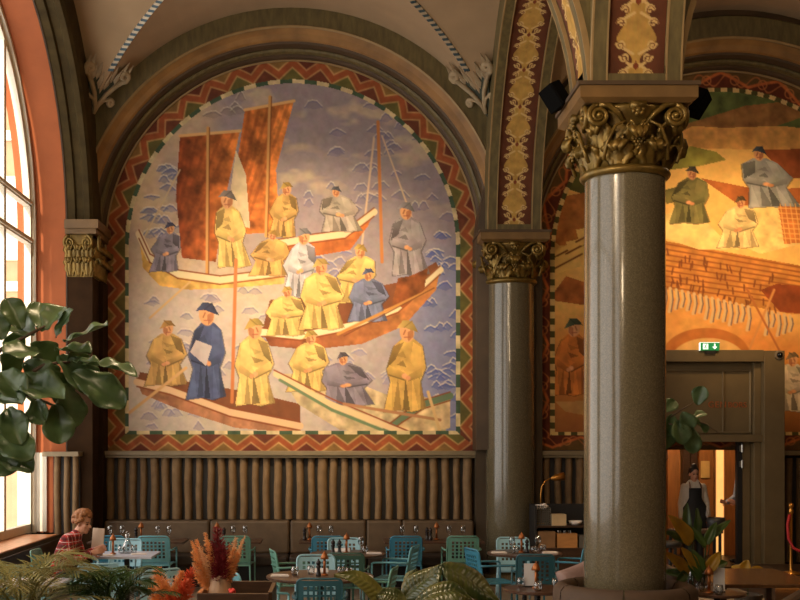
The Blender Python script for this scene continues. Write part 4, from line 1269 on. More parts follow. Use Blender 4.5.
chair('sky', 121, 15.6, 176, 'pale sky-blue perforated chair on the far side of the seated man\'s table')
chair('green', 57, 14.25, -92, 'green perforated chair the man in the plaid shirt sits on')
chair('sky', 100, 12.9, 8, 'pale perforated chair on the near side of the seated man\'s table')
chair('sky', 150, 12.3, 38, 'pale blue chair turned at an angle behind the orange plumes')
chair('aqua', 22, 12.7, 5, 'aqua chair half hidden by palm fronds below the window sill')
chair('green', 236, 16.6, 0, 'sea-green perforated armchair behind the vase of plumes, at the third wall table')
chair('aqua', 261, 11.9, -75, 'aqua chair in profile just behind the wooden tray divider')
chair('green', 294, 14.3, -78, 'sea-green chair seen from the side, left behind the big round table')
chair('sky', 317, 13.35, 184, 'pale blue perforated chair on the far side of the big round table')
chair('teal', 320, 11.55, 0, 'dark teal perforated chair in front of the big round table')
chair('sky', 344, 15.75, 180, 'pale blue perforated chair on the far side of the second round table')
chair('moss', 347, 14.1, -4, 'dark green perforated chair between the two round tables')
chair('blue', 328, 16.6, 0, 'blue perforated armchair at the fourth wall table from the window')
chair('blue', 405, 16.6, 0, 'blue perforated armchair at the left end of the long wall table')
chair('green', 461, 16.6, 0, 'sea-green perforated armchair at the right end of the long wall table')
chair('aqua', 395, 14.85, 72, 'light aqua chair seen from the side, right of the second round table')
chair('green', 370, 12.35, 78, 'sea-green chair with curved back at the right of the big round table')
chair('blue', 491, 14.5, -74, 'blue chair in profile, left of the round table by the wall column')
chair('sky', 515, 15.85, 178, 'pale blue perforated chair behind the round table by the wall column')
chair('teal', 534, 13.95, -6, 'dark teal perforated chair in front of the round table by the wall column')
chair('blue', 569, 14.9, 60, 'blue chair with curved perforated back beside the large column')

# ------------------------------------------------------------------ tables
M_TOP = mat('table_walnut', (76, 52, 38), 0.3, var=0.25, scale=6, stretch=(1, 8, 1))
M_TOPL = mat('table_skylit', (196, 200, 214), 0.3, var=0.05)  # bluish skylight near the window put into the tabletop colour
M_IRON = mat('table_iron', (30, 28, 28), 0.5)
def round_table(px, Y, R, label, z=0.75, foot=0.26, m=None):
    t = thing('round_table', (AX(px, Y), Y, 0), label, 'table')
    MB().lathe([(0, z - 0.03), (R - 0.01, z - 0.03), (R, z - 0.022), (R, z - 0.006), (R - 0.008, z), (0, z)], 48).build('tabletop', m or M_TOP, t)
    MB().lathe([(0.03, 0.02), (0.03, z - 0.05), (0.09, z - 0.03)], 16).build('pedestal', M_IRON, t)
    MB().lathe([(foot, 0), (foot, 0.012), (0.05, 0.035), (0.0, 0.035)], 24).build('foot', M_IRON, t)
    return t
def square_table(px, Y, w, d, label, m=None, posts=1):
    t = thing('square_table', (AX(px, Y), Y, 0), label, 'table')
    MB().box(-w / 2, w / 2, -d / 2, d / 2, 0.72, 0.75).build('tabletop', m or M_TOP, t, bevel=0.006)
    for k in range(posts):
        x = 0 if posts == 1 else (-w / 4 + k * w / 2)
        MB().box(x - 0.03, x + 0.03, -0.03, 0.03, 0.02, 0.72).build('pedestal', M_IRON, t)
        MB().box(x - 0.22, x + 0.22, -0.22, 0.22, 0, 0.02).build('foot', M_IRON, t, bevel=0.005)
    return t
YW = 16.98; DW = 0.66
square_table(112, YW, 0.60, DW, 'first wall table from the window, behind the seated man')
square_table(161, YW, 0.74, DW, 'second wall table from the window, behind the aqua armchair')
square_table(237, YW, 0.74, DW, 'third wall table from the window, behind the vase of plumes')
square_table(326, YW, 0.78, DW, 'fourth wall table from the window, behind the big round table')
square_table(433, YW, 1.46, DW, 'long wall table set for two pairs, nearest the wall column', posts=2)
square_table(127, 14.9, 0.76, 0.76, 'pale skylit square table of the man in the plaid shirt', M_TOPL)
square_table(36, 12.0, 0.62, 0.62, 'small pale skylit table below the window sill behind palm fronds', M_TOPL)
round_table(320, 12.5, 0.585, 'big round walnut table in the middle of the room')
round_table(348, 15.0, 0.50, 'second round table, behind the dark green chair')
round_table(524.5, 15.1, 0.49, 'round table at the foot of the wall column')
round_table(537.5, 11.4, 0.34, 'small round table with a white menu card, left of the round sofa', foot=0.2)
round_table(717, 11.1, 0.27, 'small round table with leafy vases, right of the large column', foot=0.2)

# ------------------------------------------------------------------ things on the tables
M_COPPER = mat('copper', (160, 98, 54), 0.38, 0.7, var=0.08)
def clear_glass():
    m = bpy.data.materials.new('clear_glass'); m.use_nodes = True
    nt = m.node_tree; nt.nodes.clear()
    o = nt.nodes.new('ShaderNodeOutputMaterial'); t = nt.nodes.new('ShaderNodeBsdfTransparent'); g = nt.nodes.new('ShaderNodeBsdfGlossy')
    t.inputs['Color'].default_value = (0.93, 0.94, 0.94, 1); g.inputs['Roughness'].default_value = 0.06
    lw_ = nt.nodes.new('ShaderNodeLayerWeight'); lw_.inputs['Blend'].default_value = 0.42
    ad = nt.nodes.new('ShaderNodeMath'); ad.operation = 'MULTIPLY_ADD'; ad.inputs[1].default_value = 0.75; ad.inputs[2].default_value = 0.06
    nt.links.new(lw_.outputs['Facing'], ad.inputs[0])
    mx = nt.nodes.new('ShaderNodeMixShader'); nt.links.new(ad.outputs[0], mx.inputs[0])
    nt.links.new(t.outputs[0], mx.inputs[1]); nt.links.new(g.outputs[0], mx.inputs[2]); nt.links.new(mx.outputs[0], o.inputs[0])
    return m
M_GL = clear_glass()
M_NAP = mat('napkin_linen', (232, 222, 214), 0.8, var=0.04)
M_MILL = mat('mill_wood', (30, 22, 20), 0.35)
M_CARD = mat('menu_card', (206, 204, 204), 0.7, var=0.03)
def xyz(px, Y, z): return (AX(px, Y), Y, z)
def make_lamp():
    r = thing('table_lamp', (0, 0, 0), 'lamp', 'lamp', group='copper table lamps')
    MB().lathe([(0.042, 0), (0.042, 0.01), (0.026, 0.018), (0.015, 0.026)], 20).build('base', M_COPPER, r, smooth=True)
    MB().lathe([(0.015, 0.018), (0.015, 0.19)], 14).build('stem', M_COPPER, r, smooth=True)
    MB().lathe([(0.042, 0.178), (0.046, 0.181), (0.039, 0.208), (0.026, 0.234), (0.014, 0.248), (0.007, 0.252), (0.006, 0.268), (0.0, 0.27)], 20).build('shade', M_COPPER, r, smooth=True)
    MB().ball((0, 0, 0.192), 0.017, 8, 6).build('bulb', mat('lamp_bulb', (255, 196, 120), 0.5, emit=6), r)
    return r
def make_wine():
    r = thing('wine_glass', (0, 0, 0), 'glass', 'glass', group='wine glasses')
    MB().lathe([(0.036, 0), (0.036, 0.003), (0.006, 0.008), (0.0045, 0.02), (0.0045, 0.08), (0.012, 0.09), (0.034, 0.115), (0.041, 0.145), (0.036, 0.19), (0.032, 0.21), (0.0305, 0.21), (0.0345, 0.19), (0.0395, 0.145), (0.032, 0.116), (0.0, 0.092)], 16).build('bowl', M_GL, r, smooth=True)
    return r
def make_tumbler():
    r = thing('water_glass', (0, 0, 0), 'glass', 'glass', group='water glasses')
    MB().lathe([(0.0, 0), (0.03, 0), (0.041, 0.03), (0.042, 0.055), (0.034, 0.095), (0.0325, 0.095), (0.0405, 0.055), (0.039, 0.032), (0.028, 0.006), (0, 0.006)], 16).build('bowl', M_GL, r, smooth=True)
    return r
def make_mill():
    r = thing('pepper_mill', (0, 0, 0), 'mill', 'pepper mill', group='dark pepper mills')
    MB().lathe([(0.03, 0), (0.03, 0.015), (0.02, 0.05), (0.018, 0.08), (0.026, 0.1), (0.026, 0.112), (0.014, 0.12)], 14).build('body', M_MILL, r, smooth=True)
    MB().lathe([(0.012, 0.118), (0.026, 0.13), (0.028, 0.15), (0.016, 0.17), (0.008, 0.172), (0.01, 0.185), (0.0, 0.19)], 14).build('head', M_MILL, r, smooth=True)
    return r
def make_napkin():
    mb = MB()
    mb.box(-0.1, 0.1, -0.05, 0.05, 0, 0.012); mb.box(-0.092, 0.088, -0.045, 0.045, 0.012, 0.02)
    return tag(mb.build('folded_napkin', M_NAP, bevel=0.005), 'napkin', 'napkin', 'folded white napkins')
def make_peaknap():
    mb = MB()
    mb.add([(-0.11, -0.07, 0), (0.11, -0.07, 0), (0.11, 0.07, 0), (-0.11, 0.07, 0), (-0.10, 0.0, 0.045), (-0.05, 0, 0.05), (0.0, 0.01, 0.028), (0.06, 0.0, 0.05), (0.10, 0, 0.036)],
           [(0, 1, 8, 7, 6, 5, 4), (2, 3, 4, 5, 6, 7, 8), (1, 2, 8), (3, 0, 4), (3, 2, 1, 0)])
    return tag(mb.build('draped_napkin', M_NAP, bevel=0.008), 'napkin', 'napkin', 'draped white napkins')
P = {}
MK = {'lamp': make_lamp, 'wine': make_wine, 'tumbler': make_tumbler, 'mill': make_mill, 'napkin': make_napkin, 'peak': make_peaknap}
def put(kind, px, Y, label, rz=0.0, z=0.75):
    loc = xyz(px, Y, z)
    if kind not in P:
        P[kind] = MK[kind](); o = P[kind]; o.location = loc; o.rotation_euler = (0, 0, rz); o['label'] = label
        return o
    return copy_tree(P[kind], loc, rz, label)
T1, T2, T3, T4, T5 = 'first wall table from the window', 'second wall table from the window', 'third wall table behind the plumes', 'fourth wall table behind the blue armchair', 'long wall table'
yb = 17.05; yf = 16.82
def setting(xa, xn, xb, tname):
    put('wine', xa, yb, 'wine glass left of the napkin on the ' + tname); put('peak', xn, yf, 'white napkin between the glasses on the ' + tname); put('wine', xb, yb, 'wine glass right of the napkin on the ' + tname)
setting(110, 116, 122, T1); setting(157.5, 163, 169, T2); setting(233, 239, 245, T3); setting(319, 325, 331, T4)
setting(402, 408, 416, 'left half of the long wall table'); setting(449, 455, 463, 'right half of the long wall table')
put('lamp', 141, yb, 'copper lamp at the left end of the ' + T2); put('mill', 136, yb + 0.02, 'dark pepper mill beside the copper lamp on the ' + T2)
put('lamp', 217, yb, 'copper lamp at the left end of the ' + T3); put('mill', 224, yb, 'dark pepper mill right of the copper lamp on the ' + T3)
put('lamp', 309.5, yb, 'copper lamp at the left end of the ' + T4); put('mill', 304.5, yb, 'dark pepper mill left of the lamp on the fourth wall table')
put('lamp', 436.5, yb, 'copper lamp in the middle of the long wall table')
put('mill', 427, yb, 'dark pepper mill on the long wall table, farther from the lamp'); put('mill', 430.5, yb - 0.05, 'dark pepper mill on the long wall table, next to its lamp')
# the man's table
TM = "seated man's pale skylit table"
put('lamp', 113, 14.85, 'copper lamp on the ' + TM); put('napkin', 106, 14.65, 'folded napkin at the left edge of the ' + TM); put('napkin', 139, 14.8, 'folded napkin at the right edge of the ' + TM, 0.2)
put('tumbler', 121, 14.95, 'water glass left of the carafe on the ' + TM); put('tumbler', 134, 15.0, 'water glass right of the carafe on the ' + TM)
cf = thing('water_carafe', xyz(127.5, 15.0, 0.75), 'clear glass carafe with a stopper on the seated man\'s table', 'carafe')
MB().lathe([(0, 0), (0.055, 0), (0.06, 0.02), (0.058, 0.1), (0.03, 0.17), (0.024, 0.2), (0.034, 0.25), (0.031, 0.25), (0.021, 0.2), (0.027, 0.168), (0.054, 0.1), (0.055, 0.02), (0, 0.008)], 20).build('body', M_GL, cf, smooth=True)
MB().ball((0, 0, 0.265), 0.024, 12, 8).lathe([(0.012, 0.22), (0.018, 0.25)], 10).build('stopper', M_GL, cf, smooth=True)
# table by the sill
put('napkin', 28, 11.95, 'folded napkin on the left of the small table behind the palms'); put('napkin', 45, 11.95, 'folded napkin on the right of the small table behind the palms')
put('tumbler', 37, 12.1, 'water glass on the small table behind the palms')
# big round table
TB = 'big round table'
put('lamp', 324.5, 12.5, 'copper lamp in the middle of the ' + TB); put('mill', 318.5, 12.42, 'dark pepper mill beside the lamp on the ' + TB)
put('napkin', 280, 12.42, 'long folded napkin at the left edge of the ' + TB); put('napkin', 363, 12.3, 'folded napkin at the right edge of the ' + TB, 0.3)
put('tumbler', 311, 12.6, 'water glass left of the lamp on the ' + TB); put('tumbler', 341, 12.5, 'water glass right of the lamp on the ' + TB); put('tumbler', 295, 12.5, 'water glass beside the left napkin on the ' + TB); put('tumbler', 349, 12.35, 'water glass near the right napkin on the ' + TB)
put('peak', 319, 12.85, 'draped napkin at the far side of the ' + TB, PI)
# second round table
TS = 'second round table'
put('lamp', 346.5, 15.0, 'copper lamp in the middle of the ' + TS); put('mill', 333, 14.95, 'left dark pepper mill of two on the ' + TS); put('mill', 339.5, 14.92, 'dark pepper mill next to the lamp on the ' + TS)
put('napkin', 374, 14.92, 'long folded napkin at the right edge of the ' + TS); put('wine', 361, 15.05, 'wine glass left of the napkin on the ' + TS); put('tumbler', 365, 15.0, 'water glass beside the napkin on the ' + TS)
put('peak', 342, 15.3, 'draped napkin at the far side of the ' + TS, PI)
# table by the wall column
TK = 'round table by the wall column'
put('lamp', 521.5, 15.1, 'copper lamp in the middle of the ' + TK); put('mill', 527, 15.05, 'dark pepper mill right of the lamp on the ' + TK)
put('napkin', 499, 15.0, 'long folded napkin at the left edge of the ' + TK); put('napkin', 550, 15.0, 'long folded napkin at the right edge of the ' + TK)
put('wine', 512, 15.05, 'wine glass left of the lamp on the ' + TK); put('tumbler', 515.5, 14.95, 'water glass left of the lamp on the ' + TK); put('tumbler', 534, 15.0, 'nearer water glass right of the lamp on the ' + TK); put('wine', 538, 15.2, 'wine glass right of the lamp on the ' + TK); put('tumbler', 543, 15.25, 'farther water glass right of the lamp on the ' + TK)
# front table
TF = 'small table left of the round sofa'
put('lamp', 536, 11.4, 'copper lamp on the ' + TF); put('tumbler', 521, 11.5, 'water glass left of the menu card on the ' + TF); put('tumbler', 538, 11.2, 'water glass in front of the lamp on the ' + TF); put('tumbler', 556, 11.45, 'water glass at the right of the ' + TF)
def menu(px, Y, label):
    t = thing('menu_stand', xyz(px, Y, 0.75), label, 'menu')
    MB().box(-0.055, 0.055, -0.004, 0.004, 0.01, 0.235).build('card', M_CARD, t); MB().box(-0.05, 0.05, -0.03, 0.03, 0, 0.014).build('foot', M_IRON, t)
    lines = MB()
    for k in range(9): lines.box(-0.04, 0.04 - (k % 3) * 0.012, -0.0052, -0.004, 0.205 - k * 0.02, 0.209 - k * 0.02)
menu(529.5, 11.5, 'white upright menu card beside the lamp, left of the round sofa')
menu(719, 11.1, 'white upright menu card beside the leafy vases')
put('lamp', 709, 11.05, 'copper lamp on the small table with leafy vases')
put('tumbler', 719, 10.93, 'water glass in front of the menu card on the table with leafy vases')

# ------------------------------------------------------------------ round sofa, pillows, other seating
M_SOFA = mat('sofa_velvet', (76, 57, 40), 0.75, var=0.12, scale=8)
sf = thing('round_sofa', (XC, YJ[1], 0), 'brown tufted round sofa wrapped around the foot of the large column', 'sofa')
for k in range(6):
    a0 = k * PI / 3 - 0.78 + 0.012; a1 = (k + 1) * PI / 3 - 0.78 - 0.012
    MB().lathe([(0.50, 0.42), (0.50, 0.82), (0.53, 0.865), (0.57, 0.885), (0.62, 0.87), (0.655, 0.83), (0.665, 0.70), (0.67, 0.42)], 12, a0=a0, a1=a1).build('back_section', M_SOFA, sf, smooth=True)
MB().lathe([(0.5, 0.30), (0.84, 0.30), (0.88, 0.34), (0.88, 0.40), (0.84, 0.44), (0.5, 0.44)], 48).build('seat', M_SOFA, sf, smooth=True)
MB().lathe([(0.505, 0.0), (0.70, 0.0), (0.70, 0.30), (0.505, 0.30)], 40).build('plinth', M_BLACK, sf)
def pillow(px, py, Y, m, label, rot, w=0.42, h=0.26):
    def fn(u, v, s):
        a = (u - .5) * 2; b = (v - .5) * 2
        t = 0.085 * (max(0, 1 - a ** 4) * max(0, 1 - b ** 4)) ** 0.5
        k = 1 - 0.06 * (a * a * b * b) 
        return (a * w / 2 * (1 - 0.05 * (1 - b * b)), s * t + 0.006 * math.sin(a * 9 + b * 5) * (1 - a * a), b * h / 2 * (1 - 0.08 * (1 - a * a)))
    mb = MB(); mb.grid(lambda u, v: fn(u, v, 1), 14, 12); mb.grid(lambda u, v: fn(u, v, -1), 14, 12)
    o = mb.build('pillow', m, smooth=True); o.location = at(px, py, Y); o.rotation_euler = rot
    return tag(o, label, 'pillow')
pillow(576, 578, 11.4, mat('mauve_satin', (158, 130, 122), 0.45, var=0.06), 'mauve pillow on the round sofa, left of the large column', (math.radians(-20), math.radians(-14), 0.5))
pillow(677, 580, 11.4, mat('brown_satin', (104, 76, 58), 0.4, var=0.06), 'brown pillow on the round sofa, right of the large column', (math.radians(-20), math.radians(14), -0.5))
dt = thing('long_table', (4.40, 12.55, 0), 'long glossy dark wooden table in front of the portal', 'table')
MB().box(-0.50, 0.62, -0.75, 0.75, 0.70, 0.74).build('tabletop', mat('glossy_wood', (92, 62, 36), 0.22, var=0.25, scale=5, stretch=(8, 1, 1)), dt, bevel=0.008)
for sx in (-0.42, 0.54):
    for sy in (-0.66, 0.66): MB().box(sx - 0.03, sx + 0.03, sy - 0.03, sy + 0.03, 0, 0.7).build('leg', M_DKWOOD, dt)
sb = thing('booth_sofa', (4.05, 10.15, 0), 'dark brown sofa with high back at the corner right of the leafy vases', 'sofa', rz=math.radians(-31.8))
MB().box(-0.04, 0.10, -0.85, 0.95, 0.1, 0.885).build('back', M_SOFA, sb, bevel=0.05)
MB().box(0.10, 0.6, -0.85, 0.95, 0.15, 0.44).build('seat', M_SOFA, sb, bevel=0.05)
for sx in (0.0, 0.52):
    for sy in (-0.78, 0.88): MB().box(sx, sx + 0.05, sy - 0.03, sy + 0.03, 0, 0.15).build('foot', M_BLACK, sb)
bs = thing('bar_stool', (AX(670, 14.6), 14.6, 0), 'dark round stool between the large column and the host desk', 'stool')
MB().lathe([(0, 0.86), (0.12, 0.86), (0.145, 0.89), (0.145, 0.92), (0.12, 0.945), (0, 0.95)], 20).build('seat', M_BLACK, bs, smooth=True)
MB().lathe([(0.02, 0.03), (0.02, 0.87)], 12).build('post', M_IRON, bs); MB().lathe([(0.17, 0), (0.17, 0.015), (0.02, 0.04)], 20).build('foot', M_IRON, bs)
hd = thing('host_desk', (AX(695, 16.6), 16.6, 0), 'narrow dark host desk in front of the waitress', 'desk')
MB().box(-0.36, 0.36, -0.15, 0.15, 0.89, 0.94).build('top', M_DKWOOD, hd, bevel=0.006)
for sx in (-0.32, 0.32):
    for sy in (-0.12, 0.12): MB().box(sx - 0.018, sx + 0.018, sy - 0.018, sy + 0.018, 0, 0.89).build('leg', M_IRON, hd)
ob = tag(MB().lathe([(0.0, 0), (0.1, 0), (0.13, 0.04), (0.135, 0.12), (0.12, 0.17), (0.11, 0.17), (0.12, 0.12), (0.115, 0.05), (0.0, 0.02)], 20).build('black_bowl', M_IRON, smooth=True), 'dark round bowl at the right end of the host desk', 'bowl')
ob.location = (AX(716, 16.6), 16.6, 0.94)

# ------------------------------------------------------------------ shelf unit between the columns
SX0, SX1 = AX(532, 17.3), AX(600, 17.3)
sh = thing('shelf_unit', ((SX0 + SX1) / 2, 17.3, 0), 'dark open service shelf between the two granite columns', 'shelf')
hw = (SX1 - SX0) / 2
for x in (-hw, hw - 0.03): MB().box(x, x + 0.03, -0.25, 0.25, 0, 1.26).build('side_panel', M_BLACK, sh)
MB().box(-hw + 0.03, hw - 0.03, 0.23, 0.25, 0, 1.26).build('back_panel', M_BLACK, sh)
for z in (0.93, 0.60, 0.08): MB().box(-hw + 0.03, hw - 0.03, -0.25, 0.23, z, z + 0.03).build('shelf', M_DKWOOD, sh)
MB().box(-hw + 0.03, hw - 0.03, -0.24, -0.22, 0.11, 0.60).build('door', M_DKWOOD, sh)
def crate(px0, px1, py0, z, m, label, d=0.22, name='wooden_crate'):
    x0, x1 = AX(px0, 17.15), AX(px1, 17.15); h = AZ(py0, 17.15) - z
    t = thing(name, ((x0 + x1) / 2, 17.16, z), label, 'box'); w = (x1 - x0) / 2
    for (a, b, c, e, n) in ((-w, w, -d / 2, -d / 2 + 0.012, 'front'), (-w, w, d / 2 - 0.012, d / 2, 'back'), (-w, -w + 0.012, -d / 2 + 0.012, d / 2 - 0.012, 'side'), (w - 0.012, w, -d / 2 + 0.012, d / 2 - 0.012, 'side')): MB().box(a, b, c, e, 0, h).build(n, m, t)
    MB().box(-w + 0.012, w - 0.012, -d / 2 + 0.012, d / 2 - 0.012, 0, 0.012).build('bottom', m, t)
    return t
M_CRATE = mat('crate_wood', (176, 122, 66), 0.6, var=0.15, scale=5, stretch=(1, 6, 6)); M_CRATE2 = mat('crate_wood_dark', (132, 96, 60), 0.6, var=0.2, scale=5)
crate(537, 554, 531, 0.63, M_CRATE2, 'brown wooden crate on the lower shelf, beside the wall column')
crate(556, 576, 533, 0.63, M_CRATE, 'light wooden crate full of cutlery on the lower shelf')
crate(578, 588, 535, 0.63, mat('grey_tin', (92, 88, 80), 0.5), 'grey tin box at the end of the lower shelf', name='tin_box')
crate(551, 565, 514, 0.96, mat('beige_box', (190, 164, 124), 0.7), 'beige box on the upper shelf beside the white bowl', name='card_box')
cl = thing('cutlery', (AX(566, 17.15), 17.16, 0.64), 'bundle of steel cutlery sticking out of the light wooden crate', 'cutlery')
for k in range(9):
    a = random.uniform(-.5, .5); MB().tube([(-0.1 + k * 0.024, random.uniform(-.04, .04), 0.0), (-0.1 + k * 0.024 + a * 0.08, random.uniform(-.04, .04), 0.24)], [0.004, 0.009], 6).build('fork', M_STEEL, cl)
bw = tag(MB().lathe([(0, 0), (0.05, 0), (0.09, 0.03), (0.105, 0.065), (0.1, 0.065), (0.085, 0.035), (0.0, 0.012)], 24).build('white_bowl', M_NAP, smooth=True), 'small white bowl on the upper shelf', 'bowl'); bw.location = (AX(575.5, 17.15), 17.16, 0.96)
bk = thing('wire_basket', (AX(542, 17.15), 17.2, 0.96), 'grey wire basket heaped with white napkins at the left of the upper shelf', 'basket')
mb = MB(); w_ = 0.12
for z in np.linspace(0.006, 0.26, 9): mb.tube([(-w_, -0.09, z), (w_, -0.09, z), (w_, 0.09, z), (-w_, 0.09, z)], 0.006, 5, closed=True)
for x in np.linspace(-w_, w_, 9): mb.tube([(x, -0.09, 0.26), (x, -0.09, 0.006), (x, 0.09, 0.006), (x, 0.09, 0.26)], 0.005, 5)
mb.build('wire_body', mat('grey_wire', (96, 92, 84), 0.5, 0.4), bk)
mb = MB()
for k in range(16): mb.ball((random.uniform(-.1, .1), random.uniform(-.06, .06), 0.25 + random.uniform(0, .06)), (random.uniform(.03, .05), .03, .014), 8, 5, Euler((random.uniform(-.5, .5), random.uniform(-.5, .5), random.uniform(0, 3))).to_matrix().to_4x4())
mb.build('napkin_heap', M_NAP, bk, smooth=True)
gl = thing('gooseneck_lamp', (AX(541, 17.4), 17.42, 0.96), 'brass gooseneck reading lamp rising above the shelf unit', 'lamp')
MB().lathe([(0.07, 0), (0.07, 0.02), (0.015, 0.03)], 20).build('base', M_BRASS, gl, smooth=True)
pts = [(0, 0, 0.02), (0, 0, 0.45), (0.015, 0, 0.56), (0.06, 0, 0.64), (0.13, 0, 0.685), (0.18, 0, 0.69)]
MB().tube(pts, 0.011, 8).build('neck', M_BRASS, gl, smooth=True)
MB().lathe([(0.012, -0.02), (0.03, 0.0), (0.05, 0.06), (0.062, 0.19), (0.058, 0.19), (0.045, 0.06), (0.0, 0.01)], 20).build('shade', M_BRASS, gl, smooth=True)
s_ = [c for c in gl.children if c.name.startswith('shade')][0]; s_.location = (0.17, 0, 0.69); s_.rotation_euler = (0, math.radians(72), 0)
s_.rotation_euler = (0, math.radians(80), 0)
#PART4
# ------------------------------------------------------------------ people
M_SKIN = mat('skin', (206, 150, 120), 0.5, var=0.05); M_HAIR = mat('hair_ginger', (150, 96, 52), 0.6, var=0.25, scale=40, bump=0.5, bscale=60); M_HAIRD = mat('hair_dark', (34, 24, 20), 0.5, var=0.2, scale=40)
M_EYE = mat('eye_dark', (24, 18, 16), 0.2); M_LIP = mat('lips', (170, 96, 84), 0.5)
M_SHIRTW = mat('shirt_white', (206, 196, 184), 0.8, var=0.05, scale=14, bump=0.2); M_APRON = mat('apron_dark', (24, 26, 30), 0.7); M_JEAN = mat('jeans', (42, 50, 66), 0.8, var=0.1)
M_SHOE = mat('shoe', (22, 20, 20), 0.4); M_SHIRTB = mat('shirt_blue_grey', (128, 138, 156), 0.8, var=0.06)
def plaid():
    m = mat('plaid_shirt', (150, 34, 28), 0.85, var=0.05)
    nt = m.node_tree; b = nt.nodes['Principled BSDF']
    tc = nt.nodes.new('ShaderNodeTexCoord'); sep = nt.nodes.new('ShaderNodeSeparateXYZ'); nt.links.new(tc.outputs['Object'], sep.inputs[0])
    last = None
    col = None
    def stripe(sock, freq, width, phase):
        a = nt.nodes.new('ShaderNodeMath'); a.operation = 'MULTIPLY_ADD'; a.inputs[1].default_value = freq; a.inputs[2].default_value = phase; nt.links.new(sock, a.inputs[0])
        f = nt.nodes.new('ShaderNodeMath'); f.operation = 'FRACT'; nt.links.new(a.outputs[0], f.inputs[0])
        l = nt.nodes.new('ShaderNodeMath'); l.operation = 'LESS_THAN'; l.inputs[1].default_value = width; nt.links.new(f.outputs[0], l.inputs[0])
        return l.outputs[0]
    xy = nt.nodes.new('ShaderNodeMath'); xy.operation = 'ADD'; nt.links.new(sep.outputs[0], xy.inputs[0]); nt.links.new(sep.outputs[1], xy.inputs[1])
    cur = None
    for sock, fr, wd, ph, c, fac in ((sep.outputs[2], 11, 0.42, 0, (48, 16, 20), 0.62), (xy.outputs[0], 11, 0.42, 0.2, (48, 16, 20), 0.62), (sep.outputs[2], 11, 0.09, 0.3, (214, 196, 190), 0.8), (xy.outputs[0], 11, 0.09, 0.5, (214, 196, 190), 0.8)):
        s = stripe(sock, fr, wd, ph)
        sc = nt.nodes.new('ShaderNodeMath'); sc.operation = 'MULTIPLY'; sc.inputs[1].default_value = fac; nt.links.new(s, sc.inputs[0])
        mx = nt.nodes.new('ShaderNodeMix'); mx.data_type = 'RGBA'; nt.links.new(sc.outputs[0], mx.inputs[0])
        if cur is None: mx.inputs[6].default_value = lin((196, 46, 38))
        else: nt.links.new(cur, mx.inputs[6])
        mx.inputs[7].default_value = lin(c); cur = mx.outputs[2]
    nt.links.new(cur, b.inputs['Base Color'])
    return m
M_PLAID = plaid()
def chain(mb, pts, rs, n=12):
    for (a, b, ra, rb) in zip(pts[:-1], pts[1:], rs[:-1], rs[1:]): mb.capsule(a, b, ra, rb, n)
def hand(mb, wrist, d, palm_n, side, curl=0.5, k=1.0):
    """palm, four unequal bent fingers and a thumb; d points to the fingertips, palm_n out of the palm, side = +1/-1 puts the thumb"""
    w = Vector(wrist); d = Vector(d).normalized(); n = Vector(palm_n); n = (n - d * n.dot(d)).normalized(); s = d.cross(n) * side
    c = w + d * (0.045 * k)
    for q in (-1, 0, 1): mb.capsule(w + s * (q * 0.012 * k), c + s * (q * 0.022 * k) + d * 0.03 * k, 0.020 * k, 0.014 * k, 8)
    for i, (off, L) in enumerate(((0.031, 0.070), (0.011, 0.080), (-0.010, 0.074), (-0.030, 0.058))):
        p = w + d * (0.085 * k) + s * (off * k); dd = d
        r = 0.0088
        for seg, fr in enumerate((0.45, 0.32, 0.23)):
            ang = curl * (0.5 + 0.45 * seg)
            dd = (d * math.cos(ang) + n * math.sin(ang)).normalized()
            q = p + dd * (L * fr * k); mb.capsule(p, q, r * k, r * 0.92 * k, 7); p = q; r *= 0.92
    p = w + d * (0.025 * k) + s * (0.03 * k); q = p + (d * 0.6 + s * 0.75 + n * 0.35).normalized() * 0.04 * k; t = q + (d * 0.9 + n * 0.5).normalized() * 0.032 * k
    mb.capsule(p, q, 0.012 * k, 0.0105 * k, 7); mb.capsule(q, t, 0.0105 * k, 0.009 * k, 7)
def head(mb, c, f, up, k=1.0):
    """skull, jaw, nose, brows, lips, ears; c centre of the head, f where the face looks"""
    f = Vector(f).normalized(); up = Vector(up); up = (up - f * up.dot(f)).normalized(); s = up.cross(f)
    M = Matrix((( f.x, s.x, up.x), (f.y, s.y, up.y), (f.z, s.z, up.z))).to_4x4()
    P_ = lambda a, b, z: Vector(c) + (f * a + s * b + up * z) * k
    def e(a, b, z, r): mb.ball(P_(a, b, z), tuple(v * k for v in r), 14, 10, M)
    e(-0.008, 0, 0.035, (0.094, 0.076, 0.090)); e(0.018, 0, -0.03, (0.068, 0.060, 0.082)); e(0.055, 0, -0.088, (0.026, 0.030, 0.022))
    e(0.066, 0, 0.025, (0.022, 0.048, 0.012))
    mb.capsule(P_(0.078, 0, 0.012), P_(0.103, 0, -0.024), 0.009 * k, 0.014 * k, 8); e(0.092, 0.012, -0.03, (0.01, 0.008, 0.008)); e(0.092, -0.012, -0.03, (0.01, 0.008, 0.008))
    e(0.078, 0, -0.055, (0.014, 0.024, 0.008)); e(0.076, 0, -0.066, (0.013, 0.021, 0.008))
    for q in (-1, 1): e(0.0, q * 0.078, -0.008, (0.018, 0.010, 0.032)); e(0.05, q * 0.04, -0.02, (0.03, 0.02, 0.025))
    return P_, M
